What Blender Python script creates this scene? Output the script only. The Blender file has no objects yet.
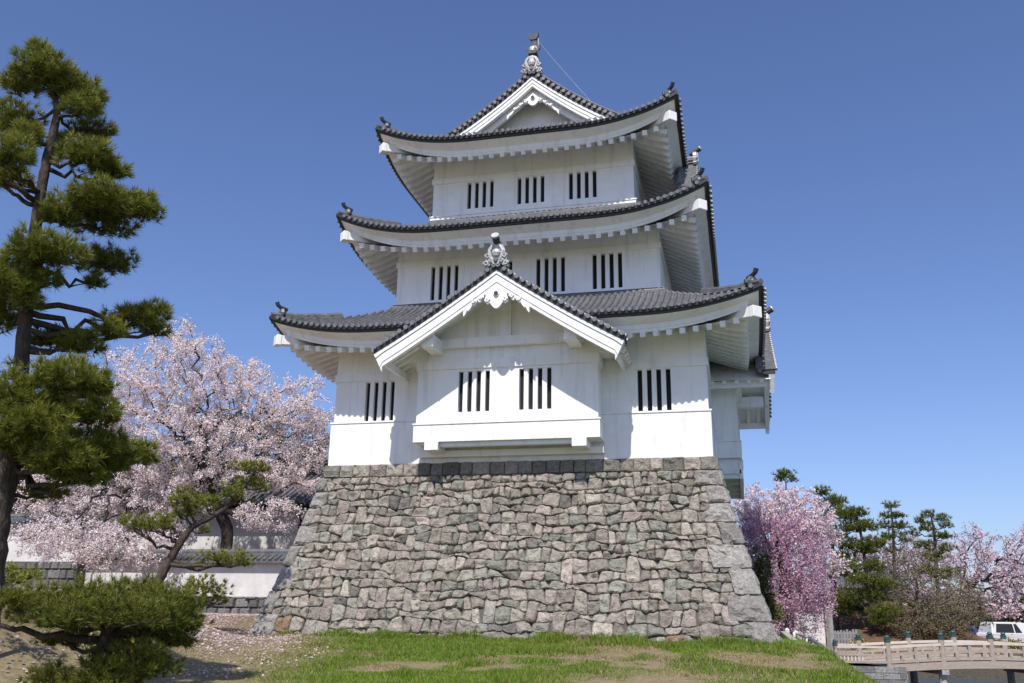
import bpy, bmesh, math, random
import numpy as np
from mathutils import Vector, Matrix

# ------------------------------------------------------------------ camera, world, sun, exposure
S = bpy.context.scene
COL = S.collection
F, PITCH, YAW, ROLL = 911.625, math.radians(16.58), math.radians(14.182), math.radians(0.897)
CAM = np.array([6.798, -27.051, 0.696])
_fw = np.array([-math.sin(YAW)*math.cos(PITCH), math.cos(YAW)*math.cos(PITCH), math.sin(PITCH)])
_r = np.array([math.cos(YAW), math.sin(YAW), 0.0]); _u = np.cross(_r, _fw)
_r2 = _r*math.cos(ROLL)+_u*math.sin(ROLL); _u2 = -_r*math.sin(ROLL)+_u*math.cos(ROLL)
cd = bpy.data.cameras.new('camera'); cam = bpy.data.objects.new('camera', cd); COL.objects.link(cam)
cam.matrix_world = Matrix(((_r2[0], _u2[0], -_fw[0], CAM[0]), (_r2[1], _u2[1], -_fw[1], CAM[1]),
                           (_r2[2], _u2[2], -_fw[2], CAM[2]), (0, 0, 0, 1)))
cd.sensor_width = 36; cd.lens = F/1024*36; cd.clip_start = 0.1; cd.clip_end = 9000
S.camera = cam

W = bpy.data.worlds.new('World'); S.world = W; W.use_nodes = True
nt = W.node_tree; bg = nt.nodes['Background']
sky = nt.nodes.new('ShaderNodeTexSky'); sky.sky_type = 'NISHITA'; sky.sun_disc = False
SUNV = Vector((0.065, -1.0, 1.38)).normalized()
sky.sun_elevation = math.asin(SUNV.z); sky.sun_rotation = math.radians(180-3.4)
sky.altitude = 20; sky.air_density = 1.0; sky.dust_density = 0.9; sky.ozone_density = 6.0
tint = nt.nodes.new('ShaderNodeVectorMath'); tint.operation = 'MULTIPLY'; tint.inputs[1].default_value = (1.05, 1.0, 1.16)
nt.links.new(sky.outputs[0], tint.inputs[0]); nt.links.new(tint.outputs[0], bg.inputs[0]); bg.inputs[1].default_value = 0.108
sd = bpy.data.lights.new('sun', 'SUN'); sd.energy = 4.3; sd.angle = math.radians(0.5); sd.color = (1.0, 0.96, 0.9)
sun = bpy.data.objects.new('sun', sd); COL.objects.link(sun)
sun.rotation_euler = (-SUNV).to_track_quat('-Z', 'Y').to_euler()
S.view_settings.view_transform = 'Standard'; S.view_settings.look = 'None'
S.view_settings.exposure = 0.25; S.view_settings.gamma = 1.0; S.view_settings.use_curve_mapping = False

# ------------------------------------------------------------------ pixel -> point helpers
def ray(px, py): return _fw+_r2*(px-512)/F+_u2*(341.5-py)/F
def at(px, py, d):
    v = ray(px, py); v = v/math.hypot(v[0], v[1]); return CAM+v*d
def onz(px, py, z):
    v = ray(px, py); return CAM+v*(z-CAM[2])/v[2]
def mpp(d): return d/(F*1.03)

RND = random.Random(7)
RN = np.random.default_rng(11)

# ------------------------------------------------------------------ materials
def mat(name, col, rough=0.7, var=0.0, scale=3.0, bump=0.0, bscale=20.0, attr=False, metal=0.0, transl=0.0, spec=0.5, col2=None, stretch=None, detail=6):
    m = bpy.data.materials.new(name); m.use_nodes = True
    t = m.node_tree; p = t.nodes['Principled BSDF']; L = t.links
    p.inputs['Roughness'].default_value = rough; p.inputs['Metallic'].default_value = metal
    p.inputs['Specular IOR Level'].default_value = spec
    geo = t.nodes.new('ShaderNodeNewGeometry')
    vec = geo.outputs['Position']
    if stretch:
        mp = t.nodes.new('ShaderNodeMapping'); mp.inputs['Scale'].default_value = stretch
        L.new(vec, mp.inputs['Vector']); vec = mp.outputs[0]
    src = None
    if attr:
        a = t.nodes.new('ShaderNodeAttribute'); a.attribute_name = 'Col'; src = a.outputs['Color']
    if var > 0 or col2:
        n = t.nodes.new('ShaderNodeTexNoise'); n.inputs['Scale'].default_value = scale; n.inputs['Detail'].default_value = detail
        n.inputs['Roughness'].default_value = 0.65
        L.new(vec, n.inputs['Vector'])
        if col2:
            r = t.nodes.new('ShaderNodeValToRGB'); r.color_ramp.elements[0].position = 0.35; r.color_ramp.elements[1].position = 0.65
            r.color_ramp.elements[0].color = (*col, 1); r.color_ramp.elements[1].color = (*col2, 1)
            L.new(n.outputs['Fac'], r.inputs['Fac']); base = r.outputs[0]
        else:
            mr = t.nodes.new('ShaderNodeMapRange'); mr.inputs['From Min'].default_value = 0.3; mr.inputs['From Max'].default_value = 0.7
            mr.inputs['To Min'].default_value = 1-var; mr.inputs['To Max'].default_value = 1+var
            L.new(n.outputs['Fac'], mr.inputs['Value'])
            vm = t.nodes.new('ShaderNodeVectorMath'); vm.operation = 'SCALE'
            if src is not None: L.new(src, vm.inputs[0])
            else: vm.inputs[0].default_value = col
            L.new(mr.outputs[0], vm.inputs['Scale']); base = vm.outputs[0]
        L.new(base, p.inputs['Base Color'])
    else:
        base = src
        if src is not None: L.new(src, p.inputs['Base Color'])
        else: p.inputs['Base Color'].default_value = (*col, 1)
    if bump > 0:
        n2 = t.nodes.new('ShaderNodeTexNoise'); n2.inputs['Scale'].default_value = bscale; n2.inputs['Detail'].default_value = 8
        L.new(vec, n2.inputs['Vector'])
        b = t.nodes.new('ShaderNodeBump'); b.inputs['Strength'].default_value = bump; b.inputs['Distance'].default_value = 0.05
        L.new(n2.outputs['Fac'], b.inputs['Height']); L.new(b.outputs[0], p.inputs['Normal'])
    if transl > 0:
        tr = t.nodes.new('ShaderNodeBsdfTranslucent'); mx = t.nodes.new('ShaderNodeMixShader'); mx.inputs[0].default_value = transl
        if base is not None: L.new(base, tr.inputs[0])
        else: tr.inputs[0].default_value = (*col, 1)
        L.new(p.outputs[0], mx.inputs[1]); L.new(tr.outputs[0], mx.inputs[2])
        L.new(mx.outputs[0], t.nodes['Material Output'].inputs['Surface'])
    return m
def plaster_mat():
    m = mat('plaster', (0.85, 0.84, 0.815), 0.75, 0.06, 1.3, 0.12, 9.0)
    t = m.node_tree; p = t.nodes['Principled BSDF']; L = t.links
    base = p.inputs['Base Color'].links[0].from_socket
    geo = [n for n in t.nodes if n.type == 'NEW_GEOMETRY'][0]
    mp = t.nodes.new('ShaderNodeMapping'); mp.inputs['Scale'].default_value = (5.0, 5.0, 0.45)
    L.new(geo.outputs['Position'], mp.inputs['Vector'])
    n = t.nodes.new('ShaderNodeTexNoise'); n.inputs['Scale'].default_value = 1.0; n.inputs['Detail'].default_value = 5
    L.new(mp.outputs[0], n.inputs['Vector'])
    r = t.nodes.new('ShaderNodeMapRange'); r.inputs['From Min'].default_value = 0.52; r.inputs['From Max'].default_value = 0.75
    r.inputs['To Min'].default_value = 0.0; r.inputs['To Max'].default_value = 0.42
    L.new(n.outputs['Fac'], r.inputs['Value'])
    mx = t.nodes.new('ShaderNodeMix'); mx.data_type = 'RGBA'; mx.inputs['B'].default_value = (0.50, 0.485, 0.45, 1)
    L.new(r.outputs[0], mx.inputs['Factor']); L.new(base, mx.inputs['A']); L.new(mx.outputs['Result'], p.inputs['Base Color'])
    return m
M = {}
M['plaster'] = plaster_mat()
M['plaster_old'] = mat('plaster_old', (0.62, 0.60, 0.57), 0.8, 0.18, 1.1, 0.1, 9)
M['tile'] = mat('tile', (0.12, 0.12, 0.125), 0.42, 0.42, 5.0, 0.16, 30)
M['tile_pale'] = mat('tile_pale', (0.17, 0.17, 0.175), 0.36, 0.25, 8.0, 0.15, 25)
M['tile_dark'] = mat('tile_dark', (0.03, 0.03, 0.034), 0.5, 0.2, 4)
M['silver'] = mat('silver_tile', (0.46, 0.46, 0.455), 0.33, 0.35, 9.0, 0.3, 18)
M['dark'] = mat('dark_interior', (0.012, 0.013, 0.016), 0.9)
M['stone'] = mat('stone', (1, 1, 1), 0.92, 0.38, 11.0, 0.9, 20, attr=True, spec=0.25, detail=9)
M['joint'] = mat('joint', (0.10, 0.09, 0.078), 0.95, 0.3, 5)
M['bark'] = mat('bark', (0.075, 0.058, 0.048), 0.95, 0.45, 14, 0.9, 22, stretch=(1, 1, 0.35), spec=0.15)
M['bark_dark'] = mat('bark_dark', (0.05, 0.038, 0.034), 0.95, 0.4, 8, 0.6, 18, spec=0.15)
M['bark_grey'] = mat('bark_grey', (0.20, 0.165, 0.13), 0.95, 0.35, 6, 0.5, 18, spec=0.15)
M['needle'] = mat('needle', (1, 1, 1), 0.5, attr=True, transl=0.25, spec=0.3)
M['petal'] = mat('petal', (1, 1, 1), 0.7, attr=True, transl=0.35, spec=0.2)
M['grass'] = mat('grass_blade', (1, 1, 1), 0.6, attr=True, transl=0.3, spec=0.25)
M['rail_wood'] = mat('pale_rail_wood', (0.56, 0.49, 0.42), 0.7, 0.12, 5)
M['wood_pale'] = mat('weathered_wood', (0.36, 0.295, 0.24), 0.8, 0.2, 6, 0.25, 25, stretch=(1, 1, 3))
M['rail_white'] = mat('rail_white', (0.66, 0.62, 0.59), 0.6, 0.1, 4)
M['copper'] = mat('green_copper', (0.035, 0.085, 0.08), 0.5, 0.4, 14)
M['concrete'] = mat('concrete', (0.34, 0.325, 0.30), 0.85, 0.2, 4, 0.3, 20)
M['fence_grey'] = mat('fence_grey', (0.25, 0.245, 0.25), 0.7, 0.25, 6)

# ------------------------------------------------------------------ mesh helpers
class MB:
    def __init__(s): s.v = []; s.f = []; s.m = []; s.c = []; s.mi = 0; s.col = (1, 1, 1)
    def add(s, vs, fs):
        b = len(s.v); s.v += [tuple(map(float, p)) for p in vs]
        for f in fs: s.f.append([b+i for i in f]); s.m.append(s.mi); s.c.append(s.col)
    def box(s, x0, x1, y0, y1, z0, z1, T=None):
        vs = [(x, y, z) for x in (x0, x1) for y in (y0, y1) for z in (z0, z1)]
        if T is not None: vs = [T @ Vector(p) for p in vs]
        s.add(vs, [(0, 1, 3, 2), (4, 6, 7, 5), (0, 4, 5, 1), (2, 3, 7, 6), (0, 2, 6, 4), (1, 5, 7, 3)])
    def beam(s, a, b, w, h, up=(0, 0, 1)):
        a, b = Vector(a), Vector(b); d = (b-a).normalized(); side = d.cross(Vector(up)).normalized(); u = side.cross(d)
        vs = [p+side*sx*w/2+u*sz*h/2 for p in (a, b) for sx in (-1, 1) for sz in (-1, 1)]
        s.add(vs, [(0, 1, 3, 2), (4, 6, 7, 5), (0, 4, 5, 1), (2, 3, 7, 6), (0, 2, 6, 4), (1, 5, 7, 3)])
    def tube(s, pts, rad, n=6, caps=True, up=(0, 0, 1), arc=None, sq=1.0):
        pts = [Vector(p) for p in pts]; N = len(pts)
        if not hasattr(rad, '__len__'): rad = [rad]*N
        rings = []; prev = None
        for i, p in enumerate(pts):
            d = (pts[min(i+1, N-1)]-pts[max(i-1, 0)])
            d = d.normalized() if d.length > 1e-9 else Vector((0, 0, 1))
            if prev is None:
                ref = Vector(up) if abs(d.dot(Vector(up))) < 0.95 else Vector((1, 0, 0))
                a = d.cross(ref).normalized()
            else:
                a = prev-d*prev.dot(d)
                a = a.normalized() if a.length > 1e-6 else d.orthogonal().normalized()
            prev = a; b = a.cross(d)
            if arc: angs = [arc[0]+(arc[1]-arc[0])*k/n for k in range(n+1)]
            else: angs = [2*math.pi*k/n for k in range(n)]
            rings.append([p+(a*math.cos(t)+b*math.sin(t)*sq)*rad[i] for t in angs])
        k = len(rings[0]); vs = [q for r in rings for q in r]; fs = []
        for i in range(N-1):
            for j in range(k if not arc else k-1):
                j2 = (j+1) % k; fs.append((i*k+j, i*k+j2, (i+1)*k+j2, (i+1)*k+j))
        if caps: fs += [tuple(range(k))[::-1], tuple((N-1)*k+j for j in range(k))]
        s.add(vs, fs)
    def grid(s, P, keep=None):          # P[i][j]
        n, m = len(P), len(P[0])
        s.add([p for r in P for p in r], [(i*m+j, (i+1)*m+j, (i+1)*m+j+1, i*m+j+1) for i in range(n-1) for j in range(m-1) if keep is None or keep(i, j)])
    def prism(s, pts, y0, y1, T=None):      # outline in xz, extruded along y
        n = len(pts); vs = [(x, y0, z) for x, z in pts]+[(x, y1, z) for x, z in pts]
        if T is not None: vs = [T @ Vector(p) for p in vs]
        s.add(vs, [tuple(range(n)), tuple(range(2*n-1, n-1, -1))]+[(i, i+n, (i+1) % n+n, (i+1) % n) for i in range(n)])
    def lathe(s, prof, o=(0, 0, 0), n=12, sx=1, sy=1):
        vs = [(o[0]+r*math.cos(2*math.pi*k/n)*sx, o[1]+r*math.sin(2*math.pi*k/n)*sy, o[2]+z) for r, z in prof for k in range(n)]
        fs = [(i*n+k, i*n+(k+1) % n, (i+1)*n+(k+1) % n, (i+1)*n+k) for i in range(len(prof)-1) for k in range(n)]
        fs += [tuple(range(n))[::-1], tuple((len(prof)-1)*n+k for k in range(n))]
        s.add(vs, fs)
    def build(s, name, mats, parent=None, smooth=False, bevel=0.0, color=False, recalc=True):
        me = bpy.data.meshes.new(name); me.from_pydata(s.v, [], s.f)
        if not isinstance(mats, (list, tuple)): mats = [mats]
        for m in mats: me.materials.append(m)
        me.polygons.foreach_set('material_index', s.m)
        if color:
            at_ = me.attributes.new('Col', 'FLOAT_COLOR', 'FACE')
            at_.data.foreach_set('color', np.array([(*c, 1) for c in s.c], dtype=np.float32).ravel())
        if recalc:
            bm = bmesh.new(); bm.from_mesh(me); bmesh.ops.recalc_face_normals(bm, faces=bm.faces); bm.to_mesh(me); bm.free()
        if smooth: me.polygons.foreach_set('use_smooth', [True]*len(me.polygons))
        o = bpy.data.objects.new(name, me); COL.objects.link(o)
        if parent: o.parent = parent
        if bevel:
            b = o.modifiers.new('bevel', 'BEVEL'); b.width = bevel; b.segments = 2; b.limit_method = 'ANGLE'
        return o
def polymesh(name, V, k, cols, m, parent=None):
    """V: (N*k,3) vertices, every k consecutive ones a face; cols: (N,3) per-face colour."""
    V = np.asarray(V, np.float32).reshape(-1, 3); n = len(V)//k
    me = bpy.data.meshes.new(name); me.vertices.add(n*k); me.vertices.foreach_set('co', V.ravel())
    me.loops.add(n*k); me.loops.foreach_set('vertex_index', np.arange(n*k, dtype=np.int32))
    me.polygons.add(n); me.polygons.foreach_set('loop_start', np.arange(0, n*k, k, dtype=np.int32))
    me.update(calc_edges=True); me.materials.append(m)
    a = me.attributes.new('Col', 'FLOAT_COLOR', 'FACE')
    c4 = np.ones((n, 4), np.float32); c4[:, :3] = cols; a.data.foreach_set('color', c4.ravel())
    o = bpy.data.objects.new(name, me); COL.objects.link(o)
    if parent: o.parent = parent
    return o
def empty(name, loc=(0, 0, 0), rz=0.0):
    o = bpy.data.objects.new(name, None); COL.objects.link(o); o.location = loc; o.rotation_euler = (0, 0, rz); o.empty_display_size = 0.3
    return o
def tag(o, label=None, cat=None, group=None, kind=None):
    if label: o['label'] = label
    if cat: o['category'] = cat
    if group: o['group'] = group
    if kind: o['kind'] = kind
    return o
def child_at(o, parent):          # keep world placement under an Empty that was moved
    o.parent = parent; o.matrix_parent_inverse = parent.matrix_world.inverted() if False else Matrix.Translation(-Vector(parent.location))
    return o
def sstep(t): t = np.clip(t, 0, 1); return t*t*(3-2*t)

# ------------------------------------------------------------------ ground
def vnoise(x, y, seed=0):
    x = np.asarray(x, float); y = np.asarray(y, float)
    xi = np.floor(x).astype(np.int64); yi = np.floor(y).astype(np.int64); fx = x-xi; fy = y-yi
    def h(a, b):
        n = (a*374761393+b*668265263+seed*1442695041) & 0x7fffffff
        n = ((n ^ (n >> 13))*1274126177) & 0x7fffffff
        return ((n ^ (n >> 16)) & 0xffff)/65535.0
    fx = fx*fx*(3-2*fx); fy = fy*fy*(3-2*fy)
    return (h(xi, yi)*(1-fx)+h(xi+1, yi)*fx)*(1-fy)+(h(xi, yi+1)*(1-fx)+h(xi+1, yi+1)*fx)*fy
def fbm(x, y, seed=0, o=4):
    r = 0; a = 0.5; s = 1.0
    for i in range(o): r = r+a*vnoise(x*s, y*s, seed+i); a *= 0.5; s *= 2.03
    return r
WATER = -2.25
def g(x, y):
    x = np.asarray(x, float); y = np.asarray(y, float)
    s = np.maximum(0, -1.7-y); z = -0.02-0.043*s
    z = np.maximum(z, -1.15)
    z = z+0.10*(fbm(x*0.5, y*0.5, 3)-0.47)*np.clip(s/3, 0, 1)
    # raised ground on the left, in front of the plaster walls
    r = np.hypot(x+16, y+12); m = sstep((13.2-r)/4.2); z = z*(1-m)+(1.0+0.25*(fbm(x*0.4, y*0.4, 9)-0.5))*m
    bl = sstep((-x-6.8)/2.5)*sstep((y+3.5)/6.0); z = z+bl*(0.5-z)*0.95
    bl2 = sstep((-x-14)/4.0)*sstep((y+6)/6.0); z = z+bl2*(1.3-z)
    # bank to the moat on the right
    t = np.maximum(0, x-8.5-0.25*(fbm(x*0+y*0.3, y*0.3, 5)-0.5))
    low = np.where((y > 14.9) & (x < 12.3), -1.17, -3.2)
    far = sstep((y-26.0)/1.6); low = np.maximum(low, -3.2+far*(3.2-1.15))
    zb = z-0.62*t-0.05*np.minimum(t, 1)
    z = np.where(t > 0, np.maximum(zb, low), z)
    back = sstep((y-18)/8.0)*sstep((x-2)/3.0); z = z*(1-back)+np.where(x < 12.3, -1.17, low)*back
    # brown hillock behind the bridge
    hx, hy = 14.5, 34.0
    hh = 2.9*np.exp(-(((x-hx)/5.0)**2+((y-hy)/4.5)**2)); z = z+hh*sstep((y-26)/3)
    return z

def ground_material():
    m = bpy.data.materials.new('earth_and_turf'); m.use_nodes = True
    t = m.node_tree; L = t.links; p = t.nodes['Principled BSDF']; p.inputs['Roughness'].default_value = 0.95
    p.inputs['Specular IOR Level'].default_value = 0.15
    a = t.nodes.new('ShaderNodeAttribute'); a.attribute_name = 'Col'
    geo = t.nodes.new('ShaderNodeNewGeometry')
    n = t.nodes.new('ShaderNodeTexNoise'); n.inputs['Scale'].default_value = 9; n.inputs['Detail'].default_value = 9; n.inputs['Roughness'].default_value = 0.7
    L.new(geo.outputs['Position'], n.inputs['Vector'])
    mr = t.nodes.new('ShaderNodeMapRange'); mr.inputs['From Min'].default_value = 0.25; mr.inputs['From Max'].default_value = 0.75
    mr.inputs['To Min'].default_value = 0.55; mr.inputs['To Max'].default_value = 1.45
    L.new(n.outputs['Fac'], mr.inputs['Value'])
    vm = t.nodes.new('ShaderNodeVectorMath'); vm.operation = 'SCALE'; L.new(a.outputs['Color'], vm.inputs[0]); L.new(mr.outputs[0], vm.inputs['Scale'])
    L.new(vm.outputs[0], p.inputs['Base Color'])
    b = t.nodes.new('ShaderNodeBump'); b.inputs['Strength'].default_value = 0.8; b.inputs['Distance'].default_value = 0.06
    L.new(n.outputs['Fac'], b.inputs['Height']); L.new(b.outputs[0], p.inputs['Normal'])
    return m
STRAW = np.array([0.25, 0.195, 0.12]); TURF = np.array([0.10, 0.15, 0.024]); SOIL = np.array([0.15, 0.095, 0.06]); RUST = np.array([0.135, 0.08, 0.048])
def green_amount(x, y):           # 1 = fresh green, 0 = dry straw
    n = fbm(x*0.55+4, y*0.45, 21, 4); n2 = fbm(x*1.6, y*1.1, 33, 3)
    gr = sstep((n*0.6+n2*0.4-0.305)/0.14)
    dry_left = sstep((x+2.6+0.35*(y+12))/3.0)       # the left side is dry
    bare = np.exp(-(((x-5.7)/1.7)**2+((y+11.2)/3.2)**2))
    return np.clip(gr*dry_left+0.12-1.5*bare*(0.4+0.6*sstep((n2-0.3)/0.2)), 0, 1)
def ground_colour(x, y):
    ga = green_amount(x, y)[:, None]
    c = STRAW*(1-ga)+TURF*1.1*ga
    d = fbm(x*0.9, y*0.9, 41, 4)[:, None]
    lm = (sstep((-x-4.0)/2.5)*sstep((y+22)/4))[:, None]
    c = c*(1-lm)+(SOIL*(1-d)+STRAW*0.95*d)*lm
    far = sstep((y-20)/6)[:, None]
    c = c*(1-far)+(RUST*(0.6+0.8*d))*far
    path = (sstep((y-15.5)/1.0)*sstep((26-y)/1.0)*sstep((x-8)/1)*sstep((11.5-x)/.5))[:, None]
    c = c*(1-path)+np.array([0.24, 0.19, 0.11])*path
    bank = (np.clip((-1.22-g(x, y))/0.25, 0, 1)*sstep((y-8)/3))[:, None]
    c = c*(1-bank)+np.array([0.075, 0.066, 0.052])*bank
    return c
def build_ground():
    def axis(a, b, st, lo, hi):
        c = list(np.arange(a, b+1e-6, st)); s = st; x = c[-1]
        while x < hi: s *= 1.22; x += s; c.append(x)
        s = st; x = c[0]; left = []
        while x > lo: s *= 1.22; x -= s; left.append(x)
        return np.array(left[::-1]+c)
    xs = axis(-20, 22, 0.22, -3500, 3500); ys = axis(-24, 34, 0.3, -300, 5000)
    X, Y = np.meshgrid(xs, ys, indexing='ij'); Z = g(X.ravel(), Y.ravel())
    V = np.stack([X.ravel(), Y.ravel(), Z], 1); n, m = X.shape
    idx = np.arange(n*m).reshape(n, m)
    f = np.stack([idx[:-1, :-1], idx[1:, :-1], idx[1:, 1:], idx[:-1, 1:]], -1).reshape(-1, 4)
    me = bpy.data.meshes.new('ground'); me.vertices.add(n*m); me.vertices.foreach_set('co', V.astype(np.float32).ravel())
    me.loops.add(f.size); me.loops.foreach_set('vertex_index', f.ravel().astype(np.int32))
    me.polygons.add(len(f)); me.polygons.foreach_set('loop_start', np.arange(0, f.size, 4, dtype=np.int32)); me.update(calc_edges=True)
    a = me.attributes.new('Col', 'FLOAT_COLOR', 'POINT'); c4 = np.ones((n*m, 4), np.float32); c4[:, :3] = ground_colour(X.ravel(), Y.ravel())
    a.data.foreach_set('color', c4.ravel()); me.polygons.foreach_set('use_smooth', [True]*len(f))
    me.materials.append(ground_material())
    o = bpy.data.objects.new('ground', me); COL.objects.link(o); tag(o, kind='structure')
build_ground()
def build_water():
    b = MB(); b.add([(8.8, -40, WATER), (60, -40, WATER), (60, 33, WATER), (8.8, 33, WATER)], [(0, 1, 2, 3)])
    m = bpy.data.materials.new('moat_water'); m.use_nodes = True; t = m.node_tree; p = t.nodes['Principled BSDF']
    p.inputs['Base Color'].default_value = (0.05, 0.085, 0.12, 1); p.inputs['Roughness'].default_value = 0.3
    n = t.nodes.new('ShaderNodeTexNoise'); n.inputs['Scale'].default_value = 2.4; n.inputs['Detail'].default_value = 4
    geo = t.nodes.new('ShaderNodeNewGeometry'); t.links.new(geo.outputs['Position'], n.inputs['Vector'])
    bp = t.nodes.new('ShaderNodeBump'); bp.inputs['Strength'].default_value = 1.0; bp.inputs['Distance'].default_value = 0.35
    t.links.new(n.outputs['Fac'], bp.inputs['Height']); t.links.new(bp.outputs[0], p.inputs['Normal'])
    tag(b.build('moat_water', m, recalc=False), kind='structure')
build_water()

# grass blades and fallen petals on the near bank
def blades():
    N = 520000
    x = RN.uniform(-11, 10.2, N); y = -17.5+16.6*RN.random(N)**0.8
    ga = green_amount(x, y); left = sstep((x+5.5)/2)
    dens = np.clip(0.38+0.62*ga, 0, 1)*(0.7+0.3*left)
    near = (RN.random(N) < dens) & (x < 10.0)
    x, y, ga = x[near], y[near], ga[near]; n = len(x)
    # taller tufts right against the foot of the stones
    k = 16000; xf = RN.uniform(-6.5, 7.9, k); yf = -1.62-RN.random(k)**1.5*0.8
    x = np.r_[x, xf]; y = np.r_[y, yf]; gf = np.clip(green_amount(xf, yf)+0.45, 0, 1); ga = np.r_[ga, gf]; n = len(x)
    z = g(x, y)-0.01
    tuft = 0.5+1.0*sstep((fbm(x*1.3, y*1.3, 77, 3)-0.35)/0.3)
    h = RN.uniform(0.025, 0.10, n)*tuft*(0.40+0.85*ga); h[-k:] *= 1.9
    a = RN.uniform(0, 2*np.pi, n); w = RN.uniform(0.006, 0.012, n)*(1+np.clip((y+12)/12, 0, 1)*0.9)
    dx, dy = np.cos(a)*w, np.sin(a)*w; lx = RN.normal(0, 0.45, n)*h; ly = RN.normal(0, 0.45, n)*h
    P = np.stack([x, y, z], 1)
    A = P-np.stack([dx, dy, 0*dx], 1); B = P+np.stack([dx, dy, 0*dx], 1); T = P+np.stack([lx, ly, h], 1)
    V = np.stack([A, B, T], 1)
    c0 = np.array([0.36, 0.28, 0.15]); c1 = np.array([0.11, 0.19, 0.02]); c2 = np.array([0.23, 0.30, 0.035])
    q = RN.random(n)[:, None]; gg = (RN.random(n) < ga*0.93)[:, None]
    c = np.where(gg, c1*(1-q)+c2*q, c0*(0.75+0.5*q))
    o = polymesh('grass', V, 3, c, M['grass']); tag(o, kind='stuff')
    # petals
    N = 150000; x = RN.uniform(-16, 1, N); y = RN.uniform(-18, 5.5, N)
    pr = np.clip(sstep((-x-0.6-0.25*(y+12))/3.5), 0, 1)*(0.25+0.75*sstep((fbm(x*1.1, y*1.1, 55, 3)-0.33)/0.25))*(0.25+0.75*sstep((y+13)/8))
    keep = (RN.random(N) < pr); x, y = x[keep], y[keep]; n = len(x); z = g(x, y)+RN.uniform(0.01, 0.05, n)
    sz = RN.uniform(0.010, 0.024, n); a = RN.uniform(0, 6.28, n); u = np.stack([np.cos(a)*sz, np.sin(a)*sz, RN.normal(0, .3, n)*sz], 1)
    v = np.stack([-np.sin(a)*sz, np.cos(a)*sz, RN.normal(0, .3, n)*sz], 1); P = np.stack([x, y, z], 1)
    V = np.stack([P-u-v, P+u-v, P+u+v, P-u+v], 1)
    c = np.array([0.72, 0.58, 0.56])*RN.uniform(0.75, 1.1, (n, 1))
    o = polymesh('fallen_petals', V, 4, c, M['petal']); tag(o, kind='stuff')
blades()

# ------------------------------------------------------------------ the stone base
CY = 6.3; HX = 6.0; HY = 6.3
def hprof(z): return 6.14+0.172*max(0.0, 5.16-z)**1.27
def clip_poly(P, a, b, c):        # keep a*x+b*z<=c
    out = []
    for i in range(len(P)):
        p, q = P[i], P[(i+1) % len(P)]; dp = a*p[0]+b*p[1]-c; dq = a*q[0]+b*q[1]-c
        if dp <= 0: out.append(p)
        if (dp < 0 < dq) or (dq < 0 < dp):
            t = dp/(dp-dq); out.append((p[0]+(q[0]-p[0])*t, p[1]+(q[1]-p[1])*t))
    return out
def stone_colour(r):
    t = r.random(); b = r.uniform(0.19, 0.31)
    if t < 0.46: c = (b*1.04, b*0.96, b*0.86)
    elif t < 0.70: c = (b*1.07, b*0.94, b*0.87)
    elif t < 0.91: c = (b*0.97, b*0.96, b*0.86)
    else: c = (b*0.66, b*0.63, b*0.58)
    if r.random() < 0.2: c = tuple(v*1.2 for v in c)
    c = (c[0]*1.03, c[1]*0.995, c[2]*0.93)
    return c
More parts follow.
